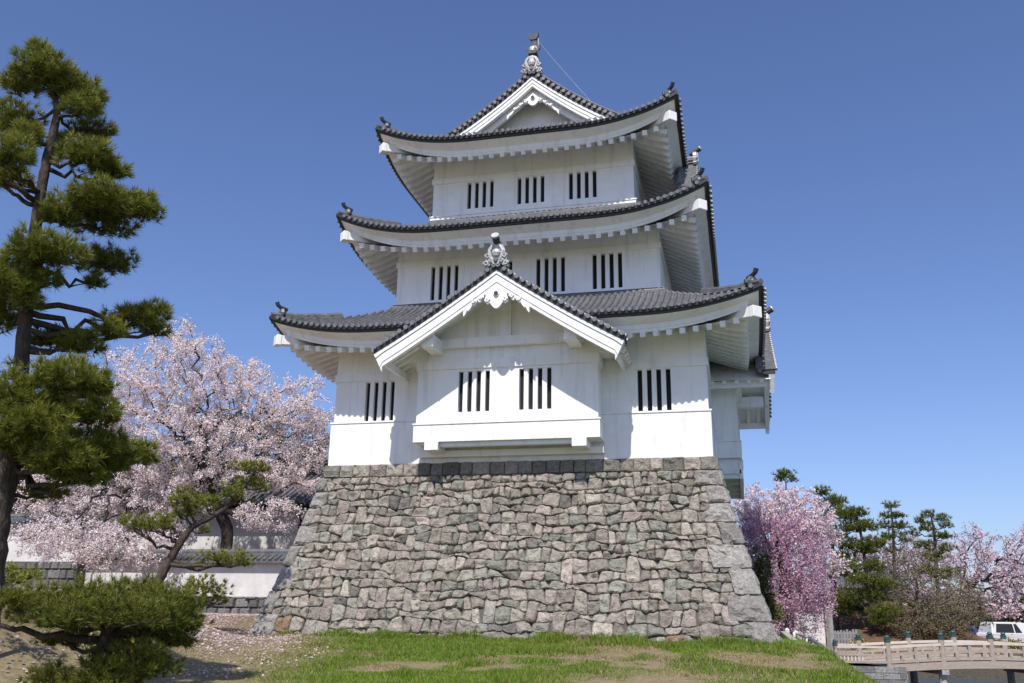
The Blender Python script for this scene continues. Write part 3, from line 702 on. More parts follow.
def gable_roof(parent, G, yf, yb, barge=0.50, pend=(1.02, 0.72), rows=True, clip=None, ribs=True, frame=True, orn=1.0, inner=0.0):
    """gable roof over a projecting bay in local coords: gable faces -y at yf, runs back to yb(x)"""
    N = 14
    if rows:
        b = MB(); b.mi = 0
        for sg in (-1, 1):
            b.grid([[(sg*G.hw*j/N, yf+(yb(G.hw*j/N)-yf)*i/4, G.z(G.hw*j/N)+0.14) for j in range(N+1)] for i in range(5)])
            b.mi = 1; b.grid([[(sg*G.hw, yf+(yb(G.hw)-yf)*i/4, G.z(G.hw)+dz) for i in range(5)] for dz in (0.14, 0.02)]); b.mi = 0
            y = yf+0.50; ymax = yb(0)
            while y < ymax:
                xs0 = 0.0
                pts = []; rad = []; n = int(G.hw/0.27)
                xe = [G.hw*j/n for j in range(n+1) if y <= yb(G.hw*j/n)+0.01]
                if len(xe) > 1:
                    for j in range(len(xe)-1):
                        pts += [(sg*xe[j+1], y, G.z(xe[j+1])+0.16), (sg*(xe[j]+0.004), y, G.z(xe[j])+0.16)][::-1]; rad += [0.059, 0.070]
                    b.mi = 0; b.tube(pts, rad, 6, caps=False); b.mi = 1
                    cap_disc(b, pts[-1], (sg, 0, -.5), 0.075, 2)
                y += 0.222
        b.build('bay_roof_tiles', [M['tile'], M['tile_dark'], M['tile_pale']], recalc=False).parent = parent
    # verge: short round tiles pointing out of the gable with round ends
    b = MB()
    for sg in (-1, 1):
        n = int(math.hypot(G.hw, G.za-G.zt)/0.235)
        for i in range(n+1):
            x = sg*(G.hw-0.05)*(i+0.35)/(n+.35); z = G.z(x)+0.19; sl = G.a-2*G.b*abs(x)
            b.mi = 0; b.tube([(x, yf-0.05, z), (x, yf+0.48, z)], 0.066, 7, caps=False); cap_disc(b, (x, yf-0.05, z), (0, -1, 0), 0.074, 1)
        for (z0, z1, y0, mi) in ((0.02, 0.16, yf-0.02, 2), (0.14, 0.21, yf+0.01, 0)):
            b.mi = mi; P = [[(sg*G.hw*j/N, y0, G.z(G.hw*j/N)+z1) for j in range(N+1)], [(sg*G.hw*j/N, y0, G.z(G.hw*j/N)+z0) for j in range(N+1)],
                 [(sg*G.hw*j/N, y0+0.5, G.z(G.hw*j/N)+z0) for j in range(N+1)], [(sg*G.hw*j/N, y0+.5, G.z(G.hw*j/N)+z1) for j in range(N+1)]]
            P.append(P[0]); b.grid(P)
        b.mi = 0; b.tube([(sg*G.hw*j/N, yf+0.52, G.z(G.hw*j/N)+0.27) for j in range(N+1)], 0.10, 8)
    b.build('verge_tiles', [M['tile'], M['tile_pale'], M['tile_dark']], recalc=False).parent = parent
    # barge board in stepped layers
    for sg in (-1, 1):
        b = MB()
        lay = [(0.0, 0.11, 0.00, 0.2), (0.11, 0.15, 0.045, 0.2), (0.15, barge-0.13, 0.03, 0.2), (barge-0.13, barge-0.09, 0.06, 0.2), (barge-0.09, barge, 0.045, 0.2)]
        for (d0, d1, yo, yb_) in lay:
            P = []
            for (d, y) in ((d0, yf+yo), (d1, yf+yo), (d1, yf+yb_), (d0, yf+yb_)):
                row = []
                for j in range(N+1):
                    x = G.hw*j/N; x2 = x-(0.27*d/barge if j == N else 0)     # the foot is cut slightly inward
                    row.append((sg*x2, y, G.z(x)+0.015-d*(1+0.10*(x/G.hw)**2)))
                P.append(row)
            P.append(P[0]); b.grid(P)
            b.add([P[i][N] for i in range(4)], [(0, 1, 2, 3)])
        b.build('barge_board', M['plaster'], recalc=False).parent = parent
    if inner:
        for sg in (-1, 1):
            b = MB()
            for (d0, d1, y0) in ((barge-0.1, barge+inner-0.06, yf+0.30), (barge+inner-0.06, barge+inner, yf+0.27)):
                P = []
                for (d, y) in ((d0, y0), (d1, y0), (d1, y0+.12), (d0, y0+.12)):
                    P.append([(sg*(G.hw-0.1)*j/N, y, G.z((G.hw-.1)*j/N)-d) for j in range(N+1)])
                P.append(P[0]); b.grid(P)
            b.build('inner_board', M['plaster'], recalc=False).parent = parent
    if pend: pendant(parent, pend[0], pend[1], lambda x: G.z(x)-barge-inner+0.03, yf+(0.22 if inner else 0.10))
    # soffit under the overhang
    if frame:
        b = MB()
        for sg in (-1, 1):
            b.grid([[(sg*G.hw*j/N, y, G.z(G.hw*j/N)-0.13) for j in range(N+1)] for y in (yf+0.15, 0.8)])
        for sg in (-1, 1):
            y = yf+0.45
            while y < 0.3:
                for j in range(5):
                    xa, xb = 2.7+(G.hw-0.05-2.7)*j/5, 2.7+(G.hw-.05-2.7)*(j+1)/5
                    b.beam((sg*xa, y, G.z(xa)-0.20), (sg*xb, y, G.z(xb)-0.20), 0.13, 0.14, up=(0, 1, 0))
                y += 0.42
            b.box(sg*(G.hw-0.28)-0.05, sg*(G.hw-0.28)+0.05, yf+0.2, 0.3, G.z(G.hw)-0.32, G.z(G.hw)-0.1)
        b.build('gable_soffit', M['plaster'], recalc=False).parent = parent
    # ridge
    b = MB(); yB = yb(0)
    b.mi = 0; b.box(-0.15, 0.15, yf+0.05, yB, G.za+0.08, G.za+0.42); b.box(-0.19, 0.19, yf+0.07, yB, G.za+0.20, G.za+0.24); b.box(-0.19, 0.19, yf+.07, yB, G.za+0.31, G.za+0.35)
    b.tube([(0, yf+0.0, G.za+0.46), (0, yB, G.za+0.46)], 0.10, 8)
    b.build('ridge', M['tile'], recalc=False).parent = parent
    if orn: onigawara(parent, (0, yf-0.06, G.za+0.14), orn)

def make_bay():
    root = MB(); T0 = Matrix.Identity(4); b = root
    bw = 2.886; p = 0.93; z0, z1 = 5.67, 8.26
    G = Gable(3.81, 8.16, 10.60)
    face_wall(b, T0, -bw+.05, bw-.05, z0, z1, [-1.0, 0.93], 6.57, 7.85, y=-p+0.05)
    for sg in (-1, 1): b.add([(sg*(bw-.05), -p+.05, z0), (sg*(bw-.05), 0.1, z0), (sg*(bw-.05), 0.1, z1), (sg*(bw-.05), -p+.05, z1)], [(0, 1, 2, 3)])
    b.add([(-bw+.05, -p+.05, z0), (bw-.05, -p+.05, z0), (bw-.05, .1, z0), (-bw+.05, .1, z0)], [(0, 1, 2, 3)])
    # gable wall above
    xs = np.linspace(-3.45, 3.45, 25)
    b.add([(x, -p+0.05, z1) for x in xs]+[(x, -p+.05, max(z1, G.z(x)-0.12)) for x in xs], [(i, i+1, i+26, i+25) for i in range(24)])
    for sg in (-1, 1): b.add([(sg*x, y, z) for x in (bw-.05, 3.45) for (y, z) in ((-p+.05, z1), (0.1, z1))], [(0, 1, 3, 2)])
    bay = b.build('bay', M['plaster'], recalc=False)
    b = MB()      # boxed ledge at the foot, band below the gable
    b.box(-bw-.01, bw+.01, -p-0.01, 0.05, z0-0.012, 6.19); b.box(-bw-.035, bw+.035, -p-.035, .05, 6.192, 6.245)
    b.build('bay_ledge', M['plaster'], bevel=0.008).parent = bay
    b = MB(); b.box(-bw, bw, -p, .05, 7.93, 8.24); b.build('bay_moulding', M['plaster'], bevel=0.01).parent = bay
    b = MB(); b.box(-2.75, 2.75, -p-0.16, -p+.06, 8.58, 8.88); b.build('tie_beam', M['plaster'], bevel=0.01).parent = bay
    b = MB(); b.box(-0.17, 0.17, -p-0.08, -p+.06, 8.885, 10.2); b.build('gable_post', M['plaster'], bevel=0.008).parent = bay
    for sg in (-1, 1):
        b = MB(); x = sg*2.20; b.box(x-0.19, x+0.19, -1.95, -p+.06, 8.40, 8.80); b.build('purlin', M['plaster'], bevel=0.012).parent = bay
        b = MB(); x = sg*2.28; b.box(x-0.22, x+0.22, -p-0.06, .1, 5.40, 5.655); b.build('bracket', M['plaster'], bevel=0.012).parent = bay
    b = MB(); b.box(-2.05, 2.05, -p+.10, -p+.30, 5.52, 5.655); b.box(-2.9, 2.9, -0.28, .05, 5.30, 5.50); b.build('support_beam', M['plaster'], bevel=0.01).parent = bay
    def yb(x):      # back of the small roof: where the main roof has risen to the same height
        z = G.z(x)+0.1; 
        for i in range(200):
            w = i*0.02
            if R1.zm+0.19+R1.a*w+R1.b*w*w > z: return -1.7+w+0.1
        return 1.45
    gable_roof(bay, G, -2.21, lambda x: min(yb(x), 1.42))
    return bay
bay1 = make_bay(); bay1.parent = tower; bay1.matrix_parent_inverse = Matrix.Translation((0, -CY, -5.16))
def copy_tree(o, parent=None):
    c = o.copy(); COL.objects.link(c)
    if parent is not None: c.parent = parent
    for ch in list(o.children): copy_tree(ch, c)
    return c
bay2 = copy_tree(bay1, tower); bay2.matrix_local = bay2.matrix_local
bay2.scale = (1, 0.93, 1); bay2.location = (6.0, CY, 0); bay2.rotation_euler = (0, 0, math.pi/2)
bay2.matrix_parent_inverse = Matrix.Translation((0, -CY, -5.16))
for T, yy in ((side_T(0, 6, 6.3), 0), (side_T(1, 6.0, 6.3), 0)):
    for c in (-1.0, 0.93): window(T, c, 6.57, 7.85, y=-0.88)
# the deeper bracketed apron under the side bay
b = MB(); T = side_T(1, 6.0, 6.3)
b.box(-2.8, 2.8, -0.90, -0.78, 4.98, 5.5, T); b.box(-2.8, 2.8, -0.85, 0.1, 5.15, 5.3, T)
for x in (-2.75, -1.4, 0, 1.4, 2.63): b.box(x, x+0.14, -0.80, -0.1, 5.0, 5.65, T)
P_(b, 'side_apron', M['plaster'], bevel=0.01)

# small gable on the flanks of the second roof
def flank_gable(sgn):
    G2 = Gable(2.1, 14.9, 16.75); b = MB(); xs = np.linspace(-2.0, 2.0, 17)
    b.add([(x, 0.95, 13.2) for x in xs]+[(x, 0.95, G2.z(x)-0.1) for x in xs], [(i, i+1, i+18, i+17) for i in range(16)])
    o = b.build('flank_gable', M['plaster'], recalc=False)
    gable_roof(o, G2, 0.55, lambda x: 1.25, barge=0.38, pend=(0.6, 0.42), frame=False, orn=0.8)
    o.parent = tower; o.matrix_parent_inverse = Matrix.Translation((0, -CY, -5.16))
    o.location = (sgn*6.35, CY-1.7, 0); o.rotation_euler = (0, 0, sgn*math.pi/2)
flank_gable(1)

# the top gable (front and back), its ridge, fish finials
def top_gable(back):
    class GT(Gable):
        def __init__(s): s.hw = 3.0
        def z(s, x): w = 5.43-abs(x); return R3.zm+0.19+R3.a*w+R3.b*w*w-0.13
    G = GT(); G.za = G.z(0); G.zt = G.z(3.0); G.a = 0.62; G.b = 0.0
    b = MB(); xs = np.linspace(-3.0, 3.0, 21)
    b.add([(x, 0.85, G.z(3.0)-0.6) for x in xs]+[(x, 0.85, G.z(x)-0.05) for x in xs], [(i, i+1, i+22, i+21) for i in range(20)])
    o = b.build('top_gable', M['plaster'], recalc=False)
    gable_roof(o, G, 0.0, lambda x: VY+.01, barge=0.40, pend=(1.0, 0.50), rows=False, frame=False, orn=0, inner=0.26)
    onigawara(o, (0, -0.08, G.za+0.12), 1.02, horn=False)
    b = MB()        # descending ridges beside the verge with a plastered back
    for sg in (-1, 1):
        b.mi = 1; P = [(sg*(0.1+2.75*j/10), 0.80, G.z(0.1+2.75*j/10)+0.30) for j in range(11)]
        for j in range(10): b.beam(P[j], P[j+1], 0.20, 0.22, up=(0, 1, 0))
        b.mi = 0; b.tube([(x, y, z+0.15) for x, y, z in P], 0.085, 7)
        x, y, z = P[-1]; b.tube([(x, y, z+.08), (x+sg*.12, y, z+0.02)], [0.19, .15], 8)
    b.build('descending_ridge', [M['tile'], M['plaster']], recalc=False).parent = o
    o.parent = tower; o.matrix_parent_inverse = Matrix.Translation((0, -CY, -5.16))
    o.location = (0, CY+(VY if back else -VY), 0); o.rotation_euler = (0, 0, math.pi if back else 0)
    return G
GT_ = top_gable(False); top_gable(True)
def fish(back):
    b = MB(); n = 14
    # body: head down on the ridge, tail thrown up
    sp = [(-0.26, 0.10), (-0.20, 0.20), (-0.06, 0.27), (0.08, 0.36), (0.17, 0.50), (0.16, 0.66), (0.06, 0.80), (-0.04, 0.90)]
    rd = [0.08, 0.17, 0.21, 0.21, 0.19, 0.155, 0.12, 0.08]
    b.mi = 0; b.tube([(0, y, z) for y, z in sp], rd, 12)
    b.mi = 1
    for sg in (-1, 1):      # tail blades, side fins, eyes
        b.prism([(sg*0.0, 0.78), (sg*0.13, 0.80), (sg*0.21, 0.95), (sg*0.22, 1.12), (sg*0.14, 1.02), (sg*0.08, 1.10), (sg*0.03, 0.95)], -0.13, 0.0)
        b.prism([(sg*0.13, 0.25), (sg*0.27, 0.36), (sg*0.29, 0.58), (sg*0.22, 0.50), (sg*0.17, 0.44)], -0.06, 0.02)
        b.lathe([(0.01, -0.04), (0.04, 0), (0.01, 0.04)], (sg*0.10, -0.25, 0.24), 8)
    for y, z in sp[2:7]:    # dorsal spines
        b.prism([(-0.015, z+0.05), (0.015, z+0.05), (0.0, z+0.2)], y+0.10, y+0.20)
    b.box(-0.17, 0.17, -0.3, 0.25, 0.0, 0.12)
    o = b.build('fish_finial', [M['silver'], M['tile_dark']], smooth=False)
    o.parent = tower; o.matrix_parent_inverse = Matrix.Translation((0, -CY, -5.16))
    o.location = (0, CY+(VY-0.25 if back else -VY+0.25), GT_.za+0.98); o.rotation_euler = (0, 0, math.pi if back else 0); o.scale = (0.92, 1, 0.92)
fish(False); fish(True)
b = MB(); b.box(-0.17, 0.17, CY-VY+.05, CY+VY-.05, GT_.za+0.1, GT_.za+0.88)
for k in range(5): b.box(-0.21, 0.21, CY-VY+.07, CY+VY-.07, GT_.za+0.2+k*0.13, GT_.za+0.24+k*0.13)
b.tube([(0, CY-VY+.03, GT_.za+0.92), (0, CY+VY-.03, GT_.za+0.92)], 0.11, 8); P_(b, 'top_ridge', M['tile'], recalc=False)
b = MB(); b.tube([(0.12, CY-VY+0.5, GT_.za+0.7), (0.12, CY-VY+.5, GT_.za+2.25)], 0.014, 6); P_(b, 'lightning_rod', M['rail_white'], recalc=False)
b = MB(); A = Vector((0.12, CY-VY+.5, GT_.za+1.85)); B = Vector((3.0, CY-VY+1.2, R3.z(3.0, 2.43)+0.15))
b.tube([A.lerp(B, t)-Vector((0, 0, 0.25*t*(1-t))) for t in np.linspace(0, 1, 9)], 0.007, 4); P_(b, 'lightning_wire', M['rail_white'], recalc=False)

# ------------------------------------------------------------------ vegetation
def unit(v): return v/np.maximum(np.linalg.norm(v, axis=1, keepdims=True), 1e-9)
def needles(P, D, n, L, w, spread, c_lo, c_hi, shade=None):
    """tufts at P (N,3) pointing D (N,3): n thin blades each; returns verts, cols"""
    N = len(P); P = np.repeat(P, n, 0); D = np.repeat(D, n, 0); m = len(P)
    d = unit(D+RN.normal(0, spread, (m, 3))); l = L*RN.uniform(0.65, 1.15, (m, 1))
    s = unit(np.cross(d, RN.normal(0, 1, (m, 3))))*w*0.5
    V = np.stack([P-s, P+s, P+d*l], 1)
    t = np.repeat(RN.random((N, 1)), n, 0)*0.7+RN.random((m, 1))*0.3
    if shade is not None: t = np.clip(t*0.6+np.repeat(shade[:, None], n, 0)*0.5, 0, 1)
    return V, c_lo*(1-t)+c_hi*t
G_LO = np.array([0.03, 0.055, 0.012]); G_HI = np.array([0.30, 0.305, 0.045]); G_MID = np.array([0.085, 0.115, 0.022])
BUD = np.array([0.32, 0.27, 0.16])
def pad_points(c, rx, ry, rz, n, axes):
    """points filling a flattened cushion, denser towards its upper skin"""
    q = unit(RN.normal(0, 1, (n, 3))); rr = RN.random((n, 1))**0.42
    q[:, 2] = np.where(q[:, 2] < 0, q[:, 2]*0.65, q[:, 2]); p = q*rr
    lump = 1+0.25*np.sin(p[:, :1]*5+c[0]*7)*np.cos(p[:, 1:2]*4+c[1]*5)
    off = p*np.array([rx, ry, rz])*lump
    P = c+off[:, :1]*axes[0]+off[:, 1:2]*axes[1]+off[:, 2:3]*np.array([0, 0, 1])
    D = unit(p[:, :1]*axes[0]*0.8+p[:, 1:2]*axes[1]*0.8+(0.55+0.5*p[:, 2:3])*np.array([0, 0, 1]))
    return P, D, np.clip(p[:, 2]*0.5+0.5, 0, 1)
VIEWR = np.array([_r[0], _r[1], 0]); VIEWF = np.array([-_r[1], _r[0], 0])
def spline(pts, k=6):
    pts = [np.array(p, float) for p in pts]; out = []
    P = [2*pts[0]-pts[1]]+pts+[2*pts[-1]-pts[-2]]
    for i in range(1, len(P)-2):
        for j in range(k):
            t = j/k; a, b, c, d = P[i-1:i+3]
            out.append(0.5*((2*b)+(-a+c)*t+(2*a-5*b+4*c-d)*t*t+(-a+3*b-3*c+d)*t**3))
    out.append(P[-2]); return out
def limb(b, a, c, r0, r1, sag=0.12, n=7, sides=7, rise=0.0):
    a, c = np.array(a), np.array(c); L = np.linalg.norm(c-a); pts = []
    wob = RN.normal(0, 0.045*L, (n+1, 3)); wob[0] = wob[-1] = 0
    for i in range(n+1):
        t = i/n; p = a+(c-a)*t+wob[i]*math.sin(math.pi*t)+np.array([0, 0, (rise-sag)*L*math.sin(math.pi*t)*0.5]); pts.append(p)
    b.tube(pts, [r0+(r1-r0)*i/n for i in range(n+1)], sides); return pts
def pine(name, label, D, trunk, pads, tufts, nn=26, L=0.14, w=0.013, group=None, ddepth=1.0, width=None, cat='pine tree', dens=1.0, bark='bark', branches=True, limbs_extra=(), hi=None, zsc=1.0, psx=1.0, psy=1.0):
    """trunk: [(px,py,halfwidth_px)], pads: [(px,py,rx,ry,depth_offset)] as seen from the photograph, at distance D"""
    trunk = [(a_, b_, r_*(0.72 if group else 0.87), d_) for a_, b_, r_, d_ in trunk]
    m = mpp(D); tp = [at(px, py, D+dd) for px, py, r, dd in trunk]; rr = [r*m for *_, r, dd in [(a, b_, r, dd) for a, b_, r, dd in trunk]]
    root = empty(name, tuple(map(float, tp[0])))
    tag(root, label, cat, group)
    sp = spline(tp, 6); rs = np.interp(np.linspace(0, len(tp)-1, len(sp)), range(len(tp)), rr)
    sp[0][2] = min(sp[0][2], float(g(sp[0][0], sp[0][1]))-0.1)
    b = MB(); rs2 = [r*(1+0.06*math.sin(i*2.1)+RND.uniform(-0.04, 0.04)) for i, r in enumerate(rs)]
    b.tube([tuple(p) for p in sp], rs2, 10); child_at(b.build('trunk', M[bark], smooth=True, recalc=False), root)
    VV = []; CC = []; bb = MB(); sp = np.array(sp)
    for pd in pads:
        px, py, rx, ry = pd[:4]; rx, ry = rx*psx, ry*psy; dd = pd[4] if len(pd) > 4 and pd[4] is not None else RND.uniform(-1, 1)*ddepth
        c = at(px, py, D+dd); RX, RY = rx*m, max(rx*0.75, ry)*m; RZ = ry*m*zsc
        n = max(6, int(tufts*(rx*ry)/500.0*dens)); P, Dn, sh = pad_points(c, RX, RY, RZ, n, (VIEWR, VIEWF))
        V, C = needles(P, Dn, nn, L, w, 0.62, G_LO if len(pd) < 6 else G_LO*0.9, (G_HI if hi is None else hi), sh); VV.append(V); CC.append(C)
        k = max(1, n//9); V, C = needles(P[:k]+Dn[:k]*L*0.6, Dn[:k], 3, L*0.45, w*1.6, 0.15, BUD*0.8, BUD); VV.append(V); CC.append(C)
        if branches:
            base = np.array([c[0], c[1], c[2]-0.10*RX-0.2*RZ]); dist_ = np.linalg.norm(sp-base, axis=1)+np.where(sp[:, 2] > base[2]+0.1, 3.0, 0)*(1.0)
            i = int(np.argmin(dist_)); r0 = min(rs[i]*0.55, 0.02+0.018*np.linalg.norm(sp[i]-base)+RX*0.025)
            pts = limb(bb, sp[i], base, max(r0, 0.012), max(r0*0.4, 0.008), sag=0.15)
            for q in P[RN.choice(len(P), min(len(P), 7 if RX > .25 else 3), replace=False)]:
                s0 = pts[RND.randint(len(pts)//2, len(pts)-1)]; limb(bb, s0, q, max(r0*0.35, 0.007), 0.004, n=3, sides=4, sag=0)
    for (a, c, r0, r1) in limbs_extra:
        limb(bb, at(a[0], a[1], D+a[2]), at(c[0], c[1], D+c[2]), r0*m, r1*m, sag=0.1)
    if bb.v: child_at(bb.build('branches', M[bark], smooth=True, recalc=False), root)
    V = np.concatenate(VV); C = np.concatenate(CC)
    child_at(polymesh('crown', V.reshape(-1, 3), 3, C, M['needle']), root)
    return root

pine('pine_tree', 'tall dark pine with layered needle clumps, trunk leaving the left edge of the picture', 14.0,
     [(-26, 640, 22, 0), (-14, 560, 19, 0), (-3, 505, 15, 0), (8, 468, 12, 0), (17, 425, 9, 0), (21, 370, 8, 0), (25, 320, 7.5, 0), (31, 262, 7, 0), (37, 218, 6, 0), (43, 180, 5.5, 0), (50, 145, 5, 0), (57, 112, 4, 0), (52, 88, 2.5, 0), (46, 62, 1.5, 0)],
     [(40, 53, 10, 9, 0), (43, 68, 24, 13, -.2), (19, 86, 16, 11, .2), (70, 90, 22, 16, 0), (90, 96, 14, 12, .3), (82, 108, 16, 10, -.3), (48, 80, 18, 12, .3),
      (14, 122, 22, 17), (28, 137, 14, 10), (92, 134, 23, 9, .6, 1), (10, 155, 20, 14), (87, 157, 27, 12, -.4), (109, 172, 17, 8, -.3), (64, 152, 13, 12, .3), (8, 180, 20, 8),
      (98, 200, 38, 12, -.4), (112, 207, 36, 13, .1), (146, 210, 13, 13, -.2), (104, 226, 30, 8, .3), (62, 214, 17, 12, -.2),
      (46, 252, 36, 13, -.6), (106, 262, 25, 11, .7, 1), (95, 282, 9, 8, .7, 1), (48, 280, 10, 8, -.4), (8, 282, 20, 22, -.3), (4, 312, 14, 20), (28, 298, 9, 14, -.4),
      (133, 320, 26, 9, .3, 1), (157, 313, 13, 8, .2), (154, 330, 12, 7, .3, 1), (108, 330, 15, 8, 0), (80, 345, 20, 9, 0), (52, 340, 18, 9, .3, 1),
      (62, 380, 40, 13, -.6), (92, 390, 16, 9, -.5), (14, 400, 26, 15, -.5), (80, 413, 33, 13, -.5), (38, 424, 30, 15, -.7), (14, 440, 20, 18, -.5), (95, 448, 33, 13, -.3), (56, 458, 30, 15, -.6),
      (138, 457, 16, 10, 0, 1), (105, 462, 24, 11, -.2), (78, 477, 26, 9, -.3), (48, 494, 16, 5, 0)],
     tufts=66, nn=30, L=0.138, w=0.011, dens=3.3, psx=1.10, psy=1.40, limbs_extra=[((34, 200, 0), (-10, 160, -.3), 3, 2), ((33, 205, 0), (0, 184, .3), 2.5, 1.5), ((8, 470, 0), (62, 497, -.2), 3.2, 1.5), ((20, 350, 0), (75, 350, 0), 3, 1.5)])
pine('garden_pine', 'small leaning pine with cushion shaped pads in front of the plaster wall', 27.5,
     [(150, 596, 6.5, 0), (160, 578, 5.5, 0), (172, 556, 4.6, 0), (184, 537, 4.0, 0), (194, 526, 3.4, 0), (215, 515, 2.8, 0), (232, 502, 2.3, 0), (246, 484, 1.6, 0), (252, 474, 1, 0)],
     [(247, 468, 17, 7, 0), (262, 468, 9, 6, 0), (248, 484, 18, 7, .3), (230, 492, 14, 8, -.3), (264, 489, 10, 6, .2), (186, 500, 20, 9, -.2), (208, 504, 14, 9, .2), (186, 514, 16, 7, .2), (240, 500, 12, 6, .3),
      (135, 524, 17, 8, 0), (155, 525, 17, 8, -.2), (166, 520, 10, 7, 0), (204, 531, 8, 4, 0), (222, 560, 26, 8, -.4), (240, 562, 16, 6, 0), (200, 588, 24, 10, -.3), (215, 600, 14, 8, 0), (188, 602, 20, 10, 0)],
     tufts=80, nn=24, L=0.16, w=0.018, dens=2.4, psy=1.12, ddepth=.5, hi=G_HI*1.0)
pine('low_pine', 'low wide spreading pine like a dark cushion, nearest the camera at bottom left', 11.5,
     [(96, 720, 20, 0), (104, 690, 17, 0), (104, 665, 14, 0), (110, 640, 12, 0), (112, 615, 8, 0)],
     [(55, 603, 36, 13, 0), (90, 598, 36, 14, -.3), (130, 596, 36, 14, .2), (165, 604, 30, 13, -.2), (110, 614, 60, 14, -.6), (60, 618, 40, 12, -.4), (160, 622, 36, 14, -.2), (183, 622, 16, 12, 0), (35, 610, 18, 10, 0), (10, 602, 20, 8, -.4), (176, 640, 18, 9, -.1), (140, 636, 30, 9, .3, 1),
      (130, 660, 34, 13, -.3, 1), (150, 668, 26, 13, -.5), (112, 674, 34, 12, -.4), (70, 640, 26, 8, .4, 1), (50, 678, 24, 8, -.2), (95, 684, 30, 9, -.5)],
     tufts=70, nn=28, L=0.105, w=0.009, dens=2.6, psy=1.15, ddepth=.5, hi=G_HI*0.72, limbs_extra=[((104, 640, 0), (0, 625, -.2), 4, 2)])
pine('low_pine', 'small bright green low pine at the left edge below the wall', 17.0,
     [(0, 600, 3, 0), (4, 588, 2.5, 0), (8, 580, 2, 0)], [(6, 573, 22, 8, 0), (28, 576, 13, 6, 0), (14, 582, 20, 6, -.3)], tufts=60, nn=24, L=0.13, w=0.013, dens=1.8, hi=G_HI*1.15)

# --- broad-leaved trees grown towards points spread through the crown
def grow(pts, root_chain, wob=0.08):
    """greedy tree: every target joins the nearest node already there; returns nodes, parents"""
    nodes = [np.array(p, float) for p in root_chain]; par = [-1]+list(range(len(root_chain)-1)); plen = [0.0]
    for i in range(1, len(nodes)): plen.append(plen[-1]+np.linalg.norm(nodes[i]-nodes[i-1])*0.3)
    top = nodes[-1]; order = np.argsort(np.linalg.norm(pts-top, axis=1)); start = max(1, len(root_chain)//2)
    buf = np.zeros((len(nodes)+len(pts)*4, 3)); buf[:len(nodes)] = nodes; pl = np.zeros(len(buf)); pl[:len(nodes)] = plen; n = len(nodes)
    for oi in order:
        t = pts[oi]; d = np.linalg.norm(buf[start:n]-t, axis=1); k = int(np.argmin(d+0.28*pl[start:n]))+start; L = np.linalg.norm(t-buf[k]); prev = k
        seg = max(1, min(4, int(L/0.45)))
        for j in range(1, seg+1):
            f = j/seg; p = buf[k]*(1-f)+t*f if j > 0 else t
            if j < seg: p = p+RN.normal(0, wob*L/seg, 3)+np.array([0, 0, 0.06*L*math.sin(math.pi*f)])
            buf[n] = p; pl[n] = pl[prev]+L/seg; par.append(prev); prev = n; n += 1
    return buf[:n], par
def tree_mesh(nodes, par, trunk_r, tip_r=0.006, expo=2.3, nroot=4):
    n = len(nodes); kids = [[] for _ in range(n)]
    for i, p in enumerate(par):
        if p >= 0: kids[p].append(i)
    load = np.zeros(n)
    for i in range(n-1, -1, -1): load[i] = max(1.0, sum(load[k] for k in kids[i]))
    rad = tip_r*load**(1/expo); rad = np.maximum(tip_r, rad*trunk_r/rad[0]) if rad[0] > trunk_r else rad*1.0
    f = trunk_r/rad[0]; rad = np.where(load > 3, rad*(1+(f-1)*np.clip(np.log(load)/np.log(load[0]), 0, 1)), rad)
    b = MB(); done = set(); starts = [0]
    while starts:
        s = starts.pop(); chain = [s] if par[s] < 0 else [par[s], s]; c = s
        while kids[c]:
            ks = sorted(kids[c], key=lambda k: -load[k]); starts += ks[1:]; c = ks[0]; chain.append(c)
        if len(chain) > 1:
            r = [rad[chain[1]]]+[rad[k] for k in chain[1:]] if par[s] >= 0 else [rad[k] for k in chain]
            sides = 9 if r[0] > 0.08 else (5 if r[0] > 0.02 else 3)
            b.tube([tuple(nodes[k]) for k in chain], r, sides, caps=False)
    return b, load, rad
def blossom(nodes, par, load, per_m, size, spread, cols, maxload=9, droop=0.0, minz=None):
    A = []; B = []
    for i, p in enumerate(par):
        if p >= 0 and load[i] <= maxload: A.append(nodes[p]); B.append(nodes[i])
    A, B = np.array(A), np.array(B); L = np.linalg.norm(B-A, axis=1); cnt = RN.poisson(L*per_m); A = np.repeat(A, cnt, 0); B = np.repeat(B, cnt, 0); n = len(A)
    C = A+(B-A)*RN.random((n, 1)); cl = RN.normal(0, spread, (n, 3)); C = C+cl
    k = 3; C = np.repeat(C, k, 0)+RN.normal(0, size*0.9, (n*k, 3)); n = n*k
    if droop: C[:, 2] -= droop*RN.random(n)**2
    u = unit(RN.normal(0, 1, (n, 3))); v = unit(np.cross(u, RN.normal(0, 1, (n, 3)))); s = size*RN.uniform(0.55, 1.2, (n, 1))
    V = np.stack([C-u*s, C-v*s*0.8, C+u*s, C+v*s*0.8], 1); t = RN.random((n, 1))**1.3
    return V.reshape(-1, 3), cols[0]*(1-t)+cols[1]*t
def crown_points(blobs, n, D):
    P = []; vol = np.array([b[2]*b[3]*max(b[2], b[3]) for b in blobs], float)**0.75; cnt = np.maximum(4, (n*vol/vol.sum()).astype(int)); m = mpp(D)
    for (px, py, rx, ry, *dd), c in zip(blobs, cnt):
        d = dd[0] if dd else 0.0; o = at(px, py, D+d); q = unit(RN.normal(0, 1, (c, 3)))*RN.random((c, 1))**0.33*1.08
        P.append(o+q[:, :1]*rx*m*VIEWR+q[:, 1:2]*(rx+ry)*0.5*m*VIEWF+q[:, 2:]*ry*m*np.array([0, 0, 1]))
    return np.concatenate(P)
PINK = (np.array([0.93, 0.87, 0.865]), np.array([0.76, 0.62, 0.61]))
